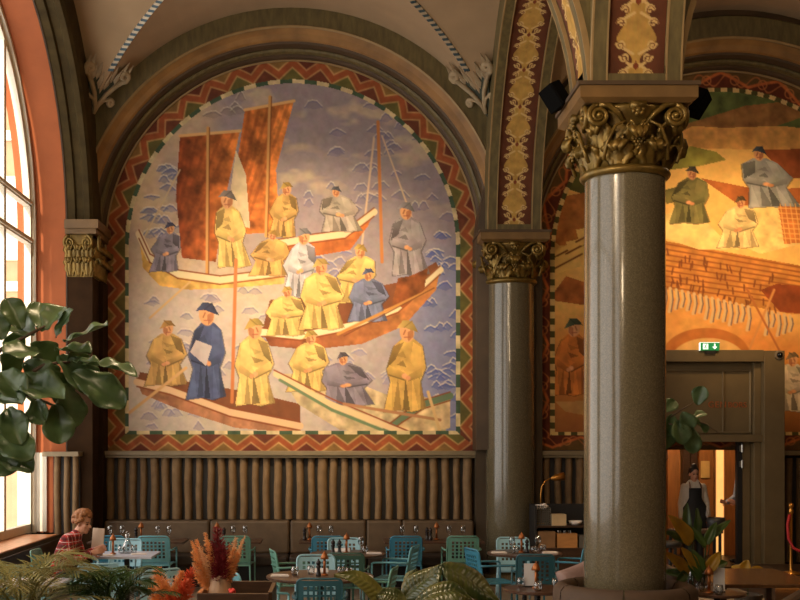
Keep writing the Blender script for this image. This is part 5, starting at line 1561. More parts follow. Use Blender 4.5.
def face_parts(root, P_, M, k):
    for q in (-1, 1): MB().ball(P_(0.077, q * 0.031, 0.004), (0.010 * k, 0.015 * k, 0.007 * k), 10, 8, M).build('eye', M_EYE, root, smooth=True)
    MB().ball(P_(0.083, 0, -0.060), (0.010 * k, 0.021 * k, 0.006 * k), 10, 6, M).build('mouth', M_LIP, root, smooth=True)
    for q in (-1, 1): MB().capsule(P_(0.082, q * 0.016, 0.026), P_(0.072, q * 0.048, 0.025), 0.005 * k, 0.004 * k, 6).build('eyebrow', M_HAIRD, root, smooth=True)
V3 = Vector
def build_person(name, loc, rz, label, J, kind):
    r = thing(name, loc, label, 'person', rz=rz)
    k = J.get('k', 1.0); L = lambda key: [V3(p) for p in J[key]]
    body = MB(); P_, M = head(body, J['head'], J['face'], J.get('up', (0, 0, 1)), k)
    spine = L('spine'); rs = J['spine_r']
    body.capsule(spine[-1], V3(J['head']) - V3((0.01, 0, 0.05)), 0.056 * k, 0.052 * k)
    def torso(mb, add, upto=None):
        for (a, b, ra, rb) in zip(spine[:-1], spine[1:], rs[:-1], rs[1:]):
            for q in (-1, 0, 1):
                mb.capsule(a + V3((0, q * ra[1], 0)), b + V3((0, q * rb[1], 0)), ra[0] + add, rb[0] + add)
    torso(body, 0)
    for sd, key in ((1, 'arm_l'), (-1, 'arm_r')):
        a = L(key); chain(body, a, [0.052 * k, 0.041 * k, 0.028 * k])
        d = V3(J[key + '_hand'][0]); hand(body, a[-1], d, J[key + '_hand'][1], J[key + '_hand'][2], J[key + '_hand'][3], k)
    for key in ('leg_l', 'leg_r'):
        a = L(key); chain(body, a, [0.085 * k, 0.058 * k, 0.042 * k]); f_ = V3(J['toe'])
        body.capsule(a[-1] + V3((0, 0, -0.03)), a[-1] + f_ * 0.14 + V3((0, 0, -0.05)), 0.035 * k, 0.028 * k)
    body.build('body', M_SKIN, r, remesh=0.0075)
    face_parts(r, P_, M, k)
    sh = MB(); torso(sh, 0.012)
    sh.capsule(spine[-1] - V3((0, 0, 0.02)), spine[-1] + V3((0, 0, 0.012)), 0.066 * k, 0.06 * k)
    for key in ('arm_l', 'arm_r'):
        a = L(key); e_ = a[1] + (a[2] - a[1]) * 0.86
        sh.ball(a[0], 0.068 * k); chain(sh, [a[0], a[1], e_], [0.064 * k, 0.053 * k, 0.042 * k])
    sh.build('shirt', J['shirt'], r, remesh=0.009)
    tr_ = MB()
    hip = spine[0]
    for key in ('leg_l', 'leg_r'):
        a = L(key); e_ = a[1] + (a[2] - a[1]) * 0.93; tr_.capsule(hip, a[0], 0.11 * k, 0.1 * k); chain(tr_, [a[0], a[1], e_], [0.1 * k, 0.074 * k, 0.058 * k])
    tr_.build('trousers', J['trousers'], r, remesh=0.01)
    for key in ('leg_l', 'leg_r'):
        a = L(key)[-1]; f_ = V3(J['toe']); MB().capsule(a + V3((0, 0, -0.035)) - f_ * 0.04, a + f_ * 0.17 + V3((0, 0, -0.052)), 0.045 * k, 0.036 * k).build('shoe', M_SHOE, r, remesh=0.008)
    return r, P_, M, k
# the seated man, in profile, looking to the right over his menu
man, P_, M, k = build_person('person', (-3.42, 14.28, 0), 0, 'person with curly ginger hair in red plaid shirt, seated with a menu by the window', dict(
    k=1.12, head=(0.25, 0.0, 1.19), face=(1, -0.35, -0.16), up=(0.12, 0, 1),
    spine=[(-0.03, 0, 0.56), (0.03, 0, 0.78), (0.10, 0, 0.96), (0.17, 0, 1.045)], spine_r=[(0.115, 0.075), (0.115, 0.07), (0.105, 0.10), (0.06, 0.05)],
    arm_l=[(0.10, 0.20, 1.0), (0.20, 0.23, 0.76), (0.40, 0.06, 0.86)], arm_r=[(0.10, -0.20, 1.0), (0.17, -0.25, 0.74), (0.38, -0.10, 0.83)],
    arm_l_hand=((0.9, -0.2, 0.25), (0.2, -1, 0), 1, 0.8), arm_r_hand=((0.9, 0.2, 0.25), (0.2, 1, 0), -1, 0.8),
    leg_l=[(0.02, 0.11, 0.54), (0.42, 0.13, 0.55), (0.40, 0.13, 0.10)], leg_r=[(0.02, -0.11, 0.54), (0.42, -0.13, 0.55), (0.34, -0.13, 0.10)], toe=(1, 0, 0), shirt=M_PLAID, trousers=M_JEAN), 0)
hr = MB(); rh = random.Random(3)
for q in range(230):
    th = rh.uniform(0, 2 * PI); ph = rh.uniform(-0.35, PI / 2)
    a = math.cos(ph) * math.cos(th); b = math.cos(ph) * math.sin(th); z = math.sin(ph)
    if a > 0.55 and z < 0.45: continue
    if z < -0.1 and a > 0.0: continue
    hr.ball(P_(-0.012 + a * 0.104, b * 0.09, 0.04 + z * 0.104 + (0.012 if a > 0.2 else 0)), rh.uniform(0.016, 0.028) * k, 8, 6)
hr.build('hair', M_HAIR, man, remesh=0.0055).modifiers['smooth'].iterations = 1
mb_ = MB().box(-0.005, 0.005, -0.11, 0.11, 0, 0.34, Matrix.Rotation(0.9, 4, 'Z') @ Matrix.Rotation(0.12, 4, 'Y'))
o = mb_.build('menu_board', mat('menu_beige', (196, 172, 146), 0.8, var=0.04)); o.location = (AX(97, 14.45), 14.42, 0.78); tag(o, 'large beige menu held upright by the seated man', 'menu')
# the waitress
ws, P_, M, k = build_person('person', (AX(693.5, 18.35), 18.35, 0.18), -PI / 2, 'person with dark hair bun in white shirt and black apron, standing in the doorway', dict(
    k=0.95, head=(0.02, 0, 1.51), face=(1, 0.1, -0.12),
    spine=[(0, 0, 0.88), (0, 0, 1.06), (0.0, 0, 1.26), (0, 0, 1.36)], spine_r=[(0.10, 0.075), (0.085, 0.055), (0.088, 0.075), (0.05, 0.045)],
    arm_l=[(0, 0.145, 1.30), (0.0, 0.205, 1.05), (0.12, 0.20, 0.83)], arm_r=[(0, -0.145, 1.30), (-0.02, -0.195, 1.04), (0.06, -0.215, 0.80)],
    arm_l_hand=((0.4, 0.0, -0.9), (0, -1, 0), 1, 0.7), arm_r_hand=((0.2, 0, -1), (0, 1, 0), -1, 0.5),
    leg_l=[(0, 0.09, 0.86), (0.01, 0.095, 0.46), (0, 0.1, 0.09)], leg_r=[(0, -0.09, 0.86), (0.01, -0.095, 0.46), (0, -0.1, 0.09)], toe=(1, 0, 0), shirt=M_SHIRTW, trousers=M_APRON), 0)
hr = MB()
hr.ball(P_(-0.02, 0, 0.05), (0.092, 0.083, 0.085), 14, 10); hr.ball(P_(-0.045, 0, 0.02), (0.06, 0.082, 0.08), 12, 8); hr.ball(P_(-0.01, 0, 0.145), (0.042, 0.046, 0.036), 12, 8)
hr.build('hair', M_HAIRD, ws, remesh=0.008)
ap = MB()
def apf(u, v):
    y = (u - .5) * 2; z = 0.45 + 0.84 * v
    w = 0.10 + 0.075 * min(1, max(0, (1.12 - z) / 0.12)) if z > 1.0 else 0.19
    return (0.118 + 0.012 * (1 - y * y) + (0.0 if z > 0.95 else 0.012) - 0.05 * abs(y) ** 2.5 * (1 if z < 1.0 else 0.5), y * w, z)
ap.grid(apf, 12, 16); ap.build('apron', M_APRON, ws, smooth=True, solid=0.006)
for q in (-1, 1): MB().tube([(0.118, q * 0.09, 1.28), (0.09, q * 0.085, 1.345), (0.02, q * 0.075, 1.395), (-0.07, q * 0.05, 1.37)], 0.009, 6).build('apron_strap', mat('strap_brown', (110, 62, 36), 0.6), ws, smooth=True)
o = MB().box(-0.005, 0.005, -0.05, 0.05, -0.09, 0.05, Matrix.Rotation(0.5, 4, 'X')).build('folded_cloth', M_NAP, bevel=0.003); o.location = (AX(707, 18.2), 18.18, AZ(512, 18.2)); tag(o, 'white folded paper in the hand of the waitress', 'paper')
# second member of staff, mostly behind the door leaf
st, P_, M, k = build_person('person', (AX(744, 19.1), 19.1, 0.18), PI, 'person in a blue grey shirt reaching forward, mostly hidden behind the door leaf', dict(
    k=1.0, head=(0.03, 0, 1.56), face=(1, 0, -0.2),
    spine=[(0, 0, 0.92), (0, 0, 1.1), (0.02, 0, 1.3), (0.02, 0, 1.42)], spine_r=[(0.10, 0.08), (0.095, 0.07), (0.095, 0.10), (0.055, 0.05)],
    arm_l=[(0.02, 0.19, 1.36), (0.04, 0.25, 1.12), (0.2, 0.22, 1.02)], arm_r=[(0.02, -0.19, 1.36), (0.06, -0.22, 1.10), (0.24, -0.16, 1.0)],
    arm_l_hand=((0.9, -0.2, 0.3), (0, -1, 0.2), 1, 0.8), arm_r_hand=((0.9, 0.2, 0.3), (0, 1, 0.2), -1, 0.8),
    leg_l=[(0, 0.09, 0.9), (0.01, 0.095, 0.48), (0, 0.1, 0.09)], leg_r=[(0, -0.09, 0.9), (0.01, -0.095, 0.48), (0, -0.1, 0.09)], toe=(1, 0, 0), shirt=M_SHIRTB, trousers=M_JEAN), 0)
MB().ball(P_(-0.02, 0, 0.05), (0.092, 0.083, 0.085), 14, 10).ball(P_(-0.04, 0, 0.01), (0.06, 0.08, 0.08), 12, 8).build('hair', M_HAIRD, st, remesh=0.009)

# ------------------------------------------------------------------ plants
def leaf_mat(name, c1, c2, scale=5, rough=0.38, trans=0.25):
    if name in MATS: return MATS[name]
    m = mat(name, c1, rough, rgb2=c2, scale=scale)
    nt = m.node_tree; b = nt.nodes['Principled BSDF']; out = [n for n in nt.nodes if n.type == 'OUTPUT_MATERIAL'][0]
    t = nt.nodes.new('ShaderNodeBsdfTranslucent'); t.inputs['Color'].default_value = lin(tuple(min(255, int(v * 1.2)) for v in c2))
    mx = nt.nodes.new('ShaderNodeMixShader'); mx.inputs[0].default_value = trans
    nt.links.new(b.outputs[0], mx.inputs[1]); nt.links.new(t.outputs[0], mx.inputs[2]); nt.links.new(mx.outputs[0], out.inputs[0])
    return m
def leaf(mb, base, tip, normal, W, kind='fiddle', fold=0.25, droop=0.1, wavy=0.02, nu=6, nv=12):
    base = V3(base); tip = V3(tip); d = tip - base; L = d.length; d.normalize()
    n = V3(normal); n = (n - d * n.dot(d)).normalized(); s = d.cross(n)
    ph = random.uniform(0, 6)
    def fn(u, v):
        x = (u - .5) * 2
        if kind == 'fiddle': w = W * (0.16 + 0.84 * math.sin(PI * min(1, (0.06 + 0.94 * v)) ** 1.5) ** 0.75) if v < 0.985 else W * 0.06
        elif kind == 'lance': w = W * math.sin(PI * v ** 0.85) ** 0.8 + 0.001
        else: w = W * (math.sin(PI * (0.04 + 0.93 * v) ** 0.75)) ** 0.7
        if v < 0.04: w = W * 0.06
        p = base + d * (L * v) + s * (x * w / 2)
        h = abs(x) * w * fold - droop * L * (v * v - 0.2 * v) + wavy * L * math.sin(v * 15 + ph + (1.5 if x > 0 else 0)) * abs(x) ** 1.5
        return p + n * h
    mb.grid(fn, nu, nv)
def pot(r_, z0, z1, R, m, parent):
    return MB().lathe([(R * 0.8, z0), (R, z1 - 0.04), (R * 1.05, z1 - 0.04), (R * 1.05, z1), (R * 0.93, z1), (R * 0.9, z1 - 0.06), (0, z1 - 0.06)], 28).build('pot', m, parent, smooth=False)
M_FIG = leaf_mat('fig_leaf', (52, 74, 42), (106, 128, 82), scale=9, rough=0.33)
M_BARK = mat('bark', (84, 66, 48), 0.8, var=0.2, scale=12)
M_POT = mat('pot_clay', (92, 80, 66), 0.8)
# fiddle leaf fig by the window, near the camera
YF = 5.7
fx = AX(-55, YF)
ft = thing('fiddle_leaf_fig', (fx, YF, 0), 'large fiddle leaf fig with broad dark green leaves reaching in from the window side', 'plant')
lo = V3((fx, YF, 0))
def fp(px, py, dy=0.0): return at(px, py, YF + dy) - lo
pot(ft, 0, 0.5, 0.24, M_POT, ft)
MB().tube([(0, 0, 0.42), (0.03, 0, 1.2), (0.02, 0.03, 2.0), (0.06, 0, 2.9)], [0.03, 0.026, 0.022, 0.014], 8).tube([(0.02, 0.02, 2.0), fp(-10, 395), fp(20, 380), fp(45, 364), fp(70, 362)], [0.016, 0.014, 0.012, 0.009, 0.006], 7).tube([fp(-10, 395), fp(20, 392, .1), fp(45, 402, .1), fp(60, 408, .1)], [0.012, 0.01, 0.008, 0.005], 7).tube([(0.03, 0, 2.4), fp(0, 350), fp(28, 335), fp(45, 326)], [0.014, 0.012, 0.009, 0.006], 7).build('trunk', M_BARK, ft, smooth=True)
fl = MB()
LV = [  # base px,py -> tip px,py, depth of tip, width, normal
    (42, 332, 40, 301, .1, .13, (.3, -1, .4)), (46, 330, 62, 304, .05, .13, (-.3, -1, .5)), (22, 330, 6, 298, .0, .12, (.4, -1, .3)), (56, 338, 72, 309, -.05, .11, (-.7, -.6, .3)), (64, 342, 108, 325, -.12, .13, (-.1, -.45, 1)),
    (56, 350, 90, 353, -.1, .14, (.1, -.4, 1)), (40, 352, 4, 350, -.15, .15, (0, -.8, .8)), (34, 336, 12, 322, .1, .14, (.2, -1, .4)), (74, 362, 98, 362, -.1, .08, (0, -.5, 1)), (82, 364, 137, 369, -.08, .12, (0, -.28, 1)),
    (72, 372, 126, 404, .0, .17, (.2, -1, .5)), (12, 384, 62, 393, -.18, .17, (-.1, -.8, .8)), (58, 356, 96, 392, .05, .16, (.3, -1, .5)), (56, 404, 60, 444, .0, .15, (.3, -1, .2)), (62, 384, 76, 428, .1, .15, (.5, -1, .1)), (36, 400, 44, 424, -.05, .12, (-.3, -1, .2)),
    (8, 408, 20, 442, -.1, .14, (.1, -1, .3)), (-4, 430, 32, 458, -.1, .16, (.2, -1, .5)), (14, 436, -2, 476, -.05, .15, (.4, -1, .2)), (0, 372, 22, 398, -.15, .15, (.2, -1, .5)), (-6, 398, 22, 404, -.2, .14, (0, -.7, .9)), (24, 362, 52, 384, .0, .14, (.1, -1, .4)),
    (46, 372, 70, 398, .15, .15, (.1, -1, .3)), (2, 340, -6, 312, .0, .13, (.4, -1, .2)), (30, 344, 56, 364, .15, .15, (.0, -1, .3)), (-10, 452, 34, 470, .0, .14, (.2, -1, .8)), (0, 356, 22, 376, .15, .15, (.2, -1, .3)), (70, 350, 84, 376, .15, .14, (.3, -1, .2))]
for (bx, by, tx, ty, dy, w, nr) in LV:
    leaf(fl, fp(bx, by, 0), fp(tx, ty, dy), nr, w * 1.08, 'fiddle', fold=random.uniform(.1, .35), droop=random.uniform(.0, .2), wavy=.04, nu=8, nv=22)
for _ in range(5):
    bx, by = random.uniform(-25, 40), random.uniform(330, 430)
    leaf(fl, fp(bx, by, .2), fp(bx + random.uniform(-30, 30), by + random.uniform(-10, 36), .3), (random.uniform(-.4, .4), -1, .3), .17, 'fiddle', fold=.2)
fl.build('foliage', M_FIG, ft, smooth=True, solid=0.0015)

# planter box with palms at the bottom left, nearer than the tables
plb = thing('window_planter', (-1.55, 6.35, 0), 'tall dark planter box of palms and grasses between the camera and the window tables', 'planter')
MB().box(-0.85, 0.55, -0.35, 0.35, 0, 1.14).build('box', M_DKWOOD, plb, bevel=0.01); MB().box(-0.82, 0.52, -0.32, 0.32, 1.14, 1.16).build('soil', M_BLACK, plb)
M_PALM = leaf_mat('palm_leaf', (70, 84, 40), (168, 158, 100), scale=3.5, rough=0.4); M_GRASS = leaf_mat('grass_leaf', (34, 56, 24), (64, 88, 36), scale=5)  # palm's pale tone: straw leaflets plus highlights put into the colour
def frond(parent, base, out, L, rise, n=22, lw=0.016, ll=0.22, m=M_PALM):
    base = V3(base); out = V3(out).normalized(); mb = MB(); pts = []
    for i in range(n + 1):
        t = i / n; pts.append(base + out * (L * t * (0.55 + 0.45 * t)) + V3((0, 0, rise * math.sin(PI * 0.62 * t) ** 0.9)))
    mb.tube(pts, [0.006 * (1 - 0.8 * i / n) for i in range(n + 1)], 5)
    for i in range(5, n + 1):
        t = i / n; d = (pts[i] - pts[i - 1]).normalized(); sd = d.cross(V3((0, 0, 1)));
        if sd.length < .05: sd = V3((1, 0, 0))
        sd.normalize()
        for q in (-1, 1):
            l = ll * (math.sin(PI * min(1, 0.22 + 0.72 * t)) ** 0.7) * random.uniform(.85, 1.1)
            tip = pts[i] + (sd * q * 0.72 + d * 0.7 + V3((0, 0, -0.12 + random.uniform(-.1, .1)))).normalized() * l
            leaf(mb, pts[i], tip, V3((0, 0, 1)) + sd * q * .3, lw, 'lance', fold=.2, droop=.15, wavy=0, nu=2, nv=5)
    return mb.build('frond', m, parent, smooth=True)
pm = thing('areca_palm', (-1.72, 6.3, 1.16), 'yellow green feathery palm at the left end of the tall planter', 'plant')
MB().tube([(0, 0, -0.005), (0.01, 0, 0.08)], [0.04, 0.03], 8).build('stem', M_BARK, pm)
rp = random.Random(9)
for k_ in range(24):
    a = 2 * PI * k_ / 24 + rp.uniform(-.2, .2)
    frond(pm, (rp.uniform(-.03, .03), rp.uniform(-.03, .03), 0.04), (math.cos(a), math.sin(a) * .7, 0), rp.uniform(.28, .50), rp.uniform(.16, .40), n=20, ll=.22, lw=.010)
gm = thing('grass_palm', (-1.27, 6.5, 1.16), 'dark green bushy palm in the tall planter in front of the seated man', 'plant')
MB().tube([(0, 0, -0.005), (0, 0, 0.05)], [0.05, 0.04], 8).build('stem', M_BARK, gm)
for k_ in range(24):
    a = 2 * PI * k_ / 24 + rp.uniform(-.2, .2)
    frond(gm, (rp.uniform(-.06, .06), rp.uniform(-.05, .05), 0.03), (math.cos(a), math.sin(a) * .8, 0), rp.uniform(.22, .36), rp.uniform(.16, .31), n=18, ll=.14, m=M_GRASS, lw=.011)

# plumes: feathery flower heads
def plume(mb, base, tip, R, n=230, seed=0):
    rr = random.Random(seed); base = V3(base); tip = V3(tip); d = tip - base; L = d.length; d.normalize()
    s = d.cross(V3((0.2, 1, 0.1))).normalized(); u = s.cross(d)
    mb.tube([base, base + d * L * .5, tip], [0.006, 0.005, 0.002], 5)
    for k_ in range(n):
        t = 0.30 + 0.70 * (k_ / n); a = rr.uniform(0, 2 * PI); r = R * (1 - (t - .1)) ** 0.7 * (0.3 + 0.7 * min(1, (t - .28) / .2))
        o_ = s * math.cos(a) + u * math.sin(a); p = base + d * (L * t)
        q = p + o_ * r * rr.uniform(.5, 1.8) + d * r * rr.uniform(.4, 1.5)
        w = r * 0.04 + 0.0016; x = o_.cross(d).normalized()
        m_ = p + (q - p) * .62
        mb.add([p, m_ + x * w, q, m_ - x * w, m_ + d * w, m_ - d * w], [(0, 1, 4), (1, 2, 4), (2, 3, 4), (3, 0, 4), (1, 0, 5), (2, 1, 5), (3, 2, 5), (0, 3, 5)])
M_PLO = leaf_mat('plume_orange', (226, 146, 86), (242, 186, 124), scale=20, rough=.7); M_PLR = leaf_mat('plume_crimson', (104, 20, 30), (150, 40, 44), scale=20, rough=.7); M_PLP = leaf_mat('plume_peach', (232, 176, 134), (240, 200, 156), scale=20, rough=.7); M_PLRO = leaf_mat('plume_scarlet', (206, 76, 46), (226, 120, 74), scale=20, rough=.7)
def plant_vase(name, loc, label, prof, m):
    t = thing(name, loc, label, 'vase'); MB().lathe(prof, 28).build('body', m, t, smooth=True); return t
YV = 8.15
vz = 1.025
vl = (AX(220, YV), YV, vz)
plant_vase('ceramic_vase', vl, 'tan ceramic vase standing in the wooden tray divider', [(0, 0), (0.07, 0), (0.085, 0.05), (0.086, 0.12), (0.072, 0.2), (0.066, 0.235), (0.06, 0.235), (0.066, 0.2), (0.078, 0.12), (0.0, 0.02)], mat('vase_tan', (176, 140, 108), 0.6, var=0.08))
fb_ = thing('plume_bouquet', (vl[0], vl[1], vz + 0.03), 'bouquet of crimson and orange plumes in the tan ceramic vase', 'flowers')
bl_ = V3((vl[0], vl[1], vz + 0.03))
def bp_(px, py, dy=0.0): return at(px, py, YV + dy) - bl_
PB = [(216, 580, 217, 528, 0, .075, M_PLR), (221, 580, 222, 546, -.05, .07, M_PLR), (212, 582, 213, 545, -.04, .06, M_PLR), (212, 582, 196, 540, .0, .06, M_PLO), (214, 582, 205, 533, .05, .055, M_PLO), (210, 584, 192, 552, -.05, .06, M_PLO), (210, 584, 193, 563, -.03, .05, M_PLP), (224, 582, 236, 538, 0, .06, M_PLP), (226, 582, 243, 540, .04, .055, M_PLP), (226, 584, 238, 553, -.05, .06, M_PLO), (227, 584, 230, 545, .02, .055, M_PLO), (219, 584, 220, 556, -.08, .06, M_PLR), (210, 584, 193, 545, -.02, .05, M_PLO), (211, 583, 200, 548, -.07, .05, M_PLP), (212, 582, 208, 541, -.06, .05, M_PLO), (226, 583, 241, 547, -.02, .05, M_PLP), (225, 583, 234, 548, -.07, .05, M_PLO), (227, 583, 245, 536, .03, .03, M_PLP), (209, 585, 192, 570, -.06, .05, M_PLO), (208, 584, 191, 541, .02, .04, M_PLO)]
for q, (bx, by, tx, ty, dy, R, m_) in enumerate(PB):
    mb = MB(); plume(mb, (0, 0, 0.02), bp_(tx, ty, dy), R * (1.25 if m_ is M_PLR else .8), 380, q); mb.build('plume', m_, fb_)
mb = MB().ball((0, 0, 0), 0.02, 12, 8)
for k_ in range(9): mb.ball((0.016 * math.cos(k_ * .7), 0.016 * math.sin(k_ * .7), 0.006 * (k_ % 3)), (.012, .012, .015), 8, 6)
ro = thing('red_rose', tuple(at(232, 592, 8.05)), 'small red rose beside the tan vase in the tray divider', 'flower')
mb.build('bloom', mat('rose_red', (206, 60, 52), 0.6), ro, smooth=True); MB().tube([(0, 0, -0.02), (-0.01, 0.01, ro.location.z * -1 + 1.0)], 0.004, 6).build('stem', M_GRASS, ro)
dv = thing('tray_divider', (-0.70, 8.2, 0), 'dark wooden box divider with raised rim holding the tan vase', 'divider')
X0, X1, Y0, Y1 = -0.27, 0.245, -0.30, 0.32
MB().box(X0, X1, Y1 - 0.035, Y1, 0, 1.172).build('back_board', M_DKWOOD, dv, bevel=0.004); MB().box(X0, X1 - 0.02, Y0, Y0 + 0.035, 0, 1.158).build('front_board', M_DKWOOD, dv, bevel=0.004)
for x in (X0, X1 - 0.03): MB().box(x, x + 0.03, Y0 + 0.035, Y1 - 0.035, 0, 1.165).build('side_board', M_SILL if x < 0 else M_DKWOOD, dv, bevel=0.004)
MB().box(X0 + .03, X1 - .03, Y0 + .035, Y1 - .035, 0.96, 1.025).build('tray', M_DKWOOD, dv)
# near plumes on a pedestal
YN = 7.2
pdl = tag(MB().box(AX(146, YN), AX(196, YN), YN - 0.2, YN + 0.2, 0, 0.98).build('wooden_pedestal', M_DKWOOD, bevel=0.01), 'dark wooden pedestal under the near orange plumes', 'pedestal')
vl2 = (AX(172, YN), YN, 0.98)
plant_vase('clay_vase', vl2, 'squat clay vase of the near orange plumes', [(0, 0), (0.06, 0), (0.08, 0.06), (0.06, 0.13), (0.05, 0.15), (0.045, 0.15), (0.055, 0.12), (0.0, 0.02)], M_POT)
nb = thing('plume_bouquet', (vl2[0], YN, 1.01), 'near bunch of flame orange plumes between the palms and the tan vase', 'flowers')
for q, (tx, ty, dy, R, m_) in enumerate([(157, 569, 0, .062, M_PLO), (151, 586, -.04, .05, M_PLO), (163, 582, .04, .055, M_PLO), (181, 572, 0, .055, M_PLO), (192, 569, .02, .055, M_PLRO), (186, 580, -.05, .055, M_PLRO), (176, 585, -.03, .05, M_PLO), (170, 592, -.06, .05, M_PLRO)]):
    mb = MB(); plume(mb, (0, 0, 0.03), at(tx, ty, YN + dy) - V3((vl2[0], YN, 1.01)), R * 1.3, 420, 40 + q); mb.build('plume', m_, nb)

# broad striped leaves at the bottom centre
M_CAL = leaf_mat('calathea_leaf', (30, 50, 20), (86, 86, 40), scale=9, rough=0.3, trans=.12); M_CALY = leaf_mat('calathea_leaf_yellow', (52, 64, 22), (104, 100, 38), scale=7, rough=0.42, trans=.15)
YCAL = 6.4
cx_ = AX(430, YCAL)
cp = thing('broad_leaf_plant', (cx_, YCAL, 0), 'plant with big glossy bronze and green leaves at the foot of the near tables', 'plant')
co = V3((cx_, YCAL, 0))
cpt = lambda px, py, dy=0.0: at(px, py, YCAL + dy) - co
pot(cp, 0, 1.05, 0.2, M_POT, cp)
MB().tube([(0, 0, 0.98), cpt(430, 615)], 0.01, 6).tube([(0, 0, 0.98), cpt(395, 612)], 0.008, 6).tube([(0.02, 0, 0.98), cpt(445, 606)], 0.009, 6).build('stem', M_GRASS, cp)
def blade(up, mid, lo, d_up, d_mid, d_lo, veins=26):
    """a broad leaf: two halves that meet along the midrib in a crease, ribbed by its side veins"""
    def cr(pts, t):
        n = len(pts) - 1; x = t * n; i = min(n - 1, int(x)); f = x - i
        p0, p1, p2, p3 = pts[max(0, i - 1)], pts[i], pts[i + 1], pts[min(n, i + 2)]
        return 0.5 * ((2 * p1) + (p2 - p0) * f + (2 * p0 - 5 * p1 + 4 * p2 - p3) * f * f + (3 * p1 - p0 - 3 * p2 + p3) * f ** 3)
    U = [cpt(p[0], p[1], d_up) for p in up]; M_ = [cpt(p[0], p[1], d_mid) for p in mid]; L_ = [cpt(p[0], p[1], d_lo) for p in lo]
    U[0] = L_[0] = M_[0]; U[-1] = L_[-1] = M_[-1]
    def fn(u, v):
        x = (u - .5) * 2; m = cr(M_, v); e = cr(U, v) if x < 0 else cr(L_, v); k = abs(x)
        p = m + (e - m) * k
        nn = (cr(L_, v) - cr(U, v)).cross(cr(M_, min(1, v + .02)) - cr(M_, max(0, v - .02)))
        nn = nn.normalized() if nn.length > 1e-9 else V3((0, -1, 0))
        return p + nn * (.018 * math.sin(PI * k) + .0025 * math.sin(v * veins * 2 * PI * .5 - k * 9) * math.sin(PI * min(1, k + .1)))
    mb = MB(); mb.grid(fn, 16, 72); return mb
for up, mid, lo, ds, m_ in (
    ([(402, 604), (402, 584), (414, 573), (436, 566), (444, 566)], [(402, 604), (410, 592), (420, 584), (432, 575), (444, 566)], [(402, 604), (422, 600), (432, 592), (440, 580), (444, 566)], (.05, .0, -.10), M_CAL),
    ([(438, 568), (448, 562), (466, 565), (484, 577), (500, 606)], [(438, 568), (450, 569), (466, 577), (482, 590), (500, 606)], [(438, 568), (446, 580), (460, 590), (478, 601), (500, 606)], (.12, .0, -.08), M_CAL),
    ([(412, 608), (424, 590), (440, 582), (456, 583), (472, 604)], [(412, 608), (428, 597), (442, 592), (456, 592), (472, 604)], [(412, 608), (432, 606), (446, 604), (460, 602), (472, 604)], (-.12, -.2, -.3), M_CAL),
    ([(394, 606), (384, 590), (370, 576), (354, 570), (334, 574)], [(394, 606), (380, 594), (368, 583), (352, 575), (334, 574)], [(394, 606), (374, 602), (362, 590), (348, 580), (334, 574)], (.06, .0, -.08), M_CALY),
    ([(410, 608), (404, 594), (396, 588), (384, 588), (376, 596)], [(410, 608), (402, 600), (394, 596), (384, 594), (376, 596)], [(410, 608), (398, 607), (390, 604), (382, 600), (376, 596)], (-.08, -.14, -.22), M_CAL),
    ([(398, 606), (402, 590), (404, 578), (408, 572), (418, 570)], [(398, 606), (406, 594), (410, 584), (414, 576), (418, 570)], [(398, 606), (412, 596), (416, 586), (418, 578), (418, 570)], (.2, .16, .12), M_CALY)):
    blade(up, mid, lo, *ds).build('leaf', m_, cp, smooth=True, solid=0.0015)

# glass vases with big leaves on the right table
YG = 11.1
M_LG = leaf_mat('strelitzia_leaf', (50, 76, 36), (84, 106, 44), scale=8); M_LY = leaf_mat('leaf_golden_lit', (130, 104, 34), (186, 150, 50), scale=8, trans=.35)  # golden tone has the warm light on the leaves put in
for q, (px, lb) in enumerate(((693, 'left glass bulb vase of two holding big green leaves'), (704, 'right glass bulb vase of two, next to the copper lamp'))):
    t = thing('glass_vase', xyz(px, YG + 0.02, 0.75), lb, 'vase')
    MB().lathe([(0, 0), (0.035, 0), (0.05, 0.04), (0.052, 0.1), (0.042, 0.17), (0.036, 0.22), (0.033, 0.22), (0.039, 0.17), (0.048, 0.1), (0.046, 0.042), (0, 0.012)], 16).build('body', M_GL, t, smooth=True)
def leaf_bunch(px, label, leaves):
    t = thing('leaf_stems', xyz(px, YG + 0.02, 0.78), label, 'plant'); o_ = V3(xyz(px, YG + 0.02, 0.78))
    g = lambda a, b, dy=0.0: at(a, b, YG + dy) - o_
    stm = MB(); ml = {}
    for (bx, by, tx, ty, dy, w, nr, m_, kd) in leaves:
        b_ = g(bx, by, dy * .5); stm.tube([(0, 0, 0.0), V3((0, 0, .12)) + b_ * .2, b_ * .75, b_], 0.005, 5)
        ml.setdefault(m_.name, (MB(), m_)); leaf(ml[m_.name][0], b_, g(tx, ty, dy), nr, w * .8, kd, fold=.3, droop=.2, wavy=.02)
    stm.build('stems', M_GRASS, t, smooth=True)
    for nme, (mb, m_) in ml.items(): mb.build('foliage', m_, t, smooth=True, solid=.0015)
leaf_bunch(693, 'tall pointed green and golden-lit leaves in the left glass vase', [(690, 545, 672, 515, -.1, .20, (.3, -1, .3), M_LY, 'oval'), (688, 542, 686, 503, .05, .12, (-.5, -1, .2), M_LG, 'oval'), (692, 545, 665, 530, .0, .12, (0, -1, .5), M_LG, 'oval'), (688, 575, 668, 552, -.05, .16, (.3, -1, .3), M_LY, 'oval'), (690, 578, 664, 570, .1, .14, (0, -.8, .6), M_LG, 'oval'), (686, 572, 677, 583, -.12, .12, (.2, -1, .2), M_LG, 'oval'), (694, 540, 700, 508, .1, .12, (.4, -1, .2), M_LG, 'oval'), (696, 570, 684, 548, -.1, .14, (.2, -1, .3), M_LY, 'oval')])
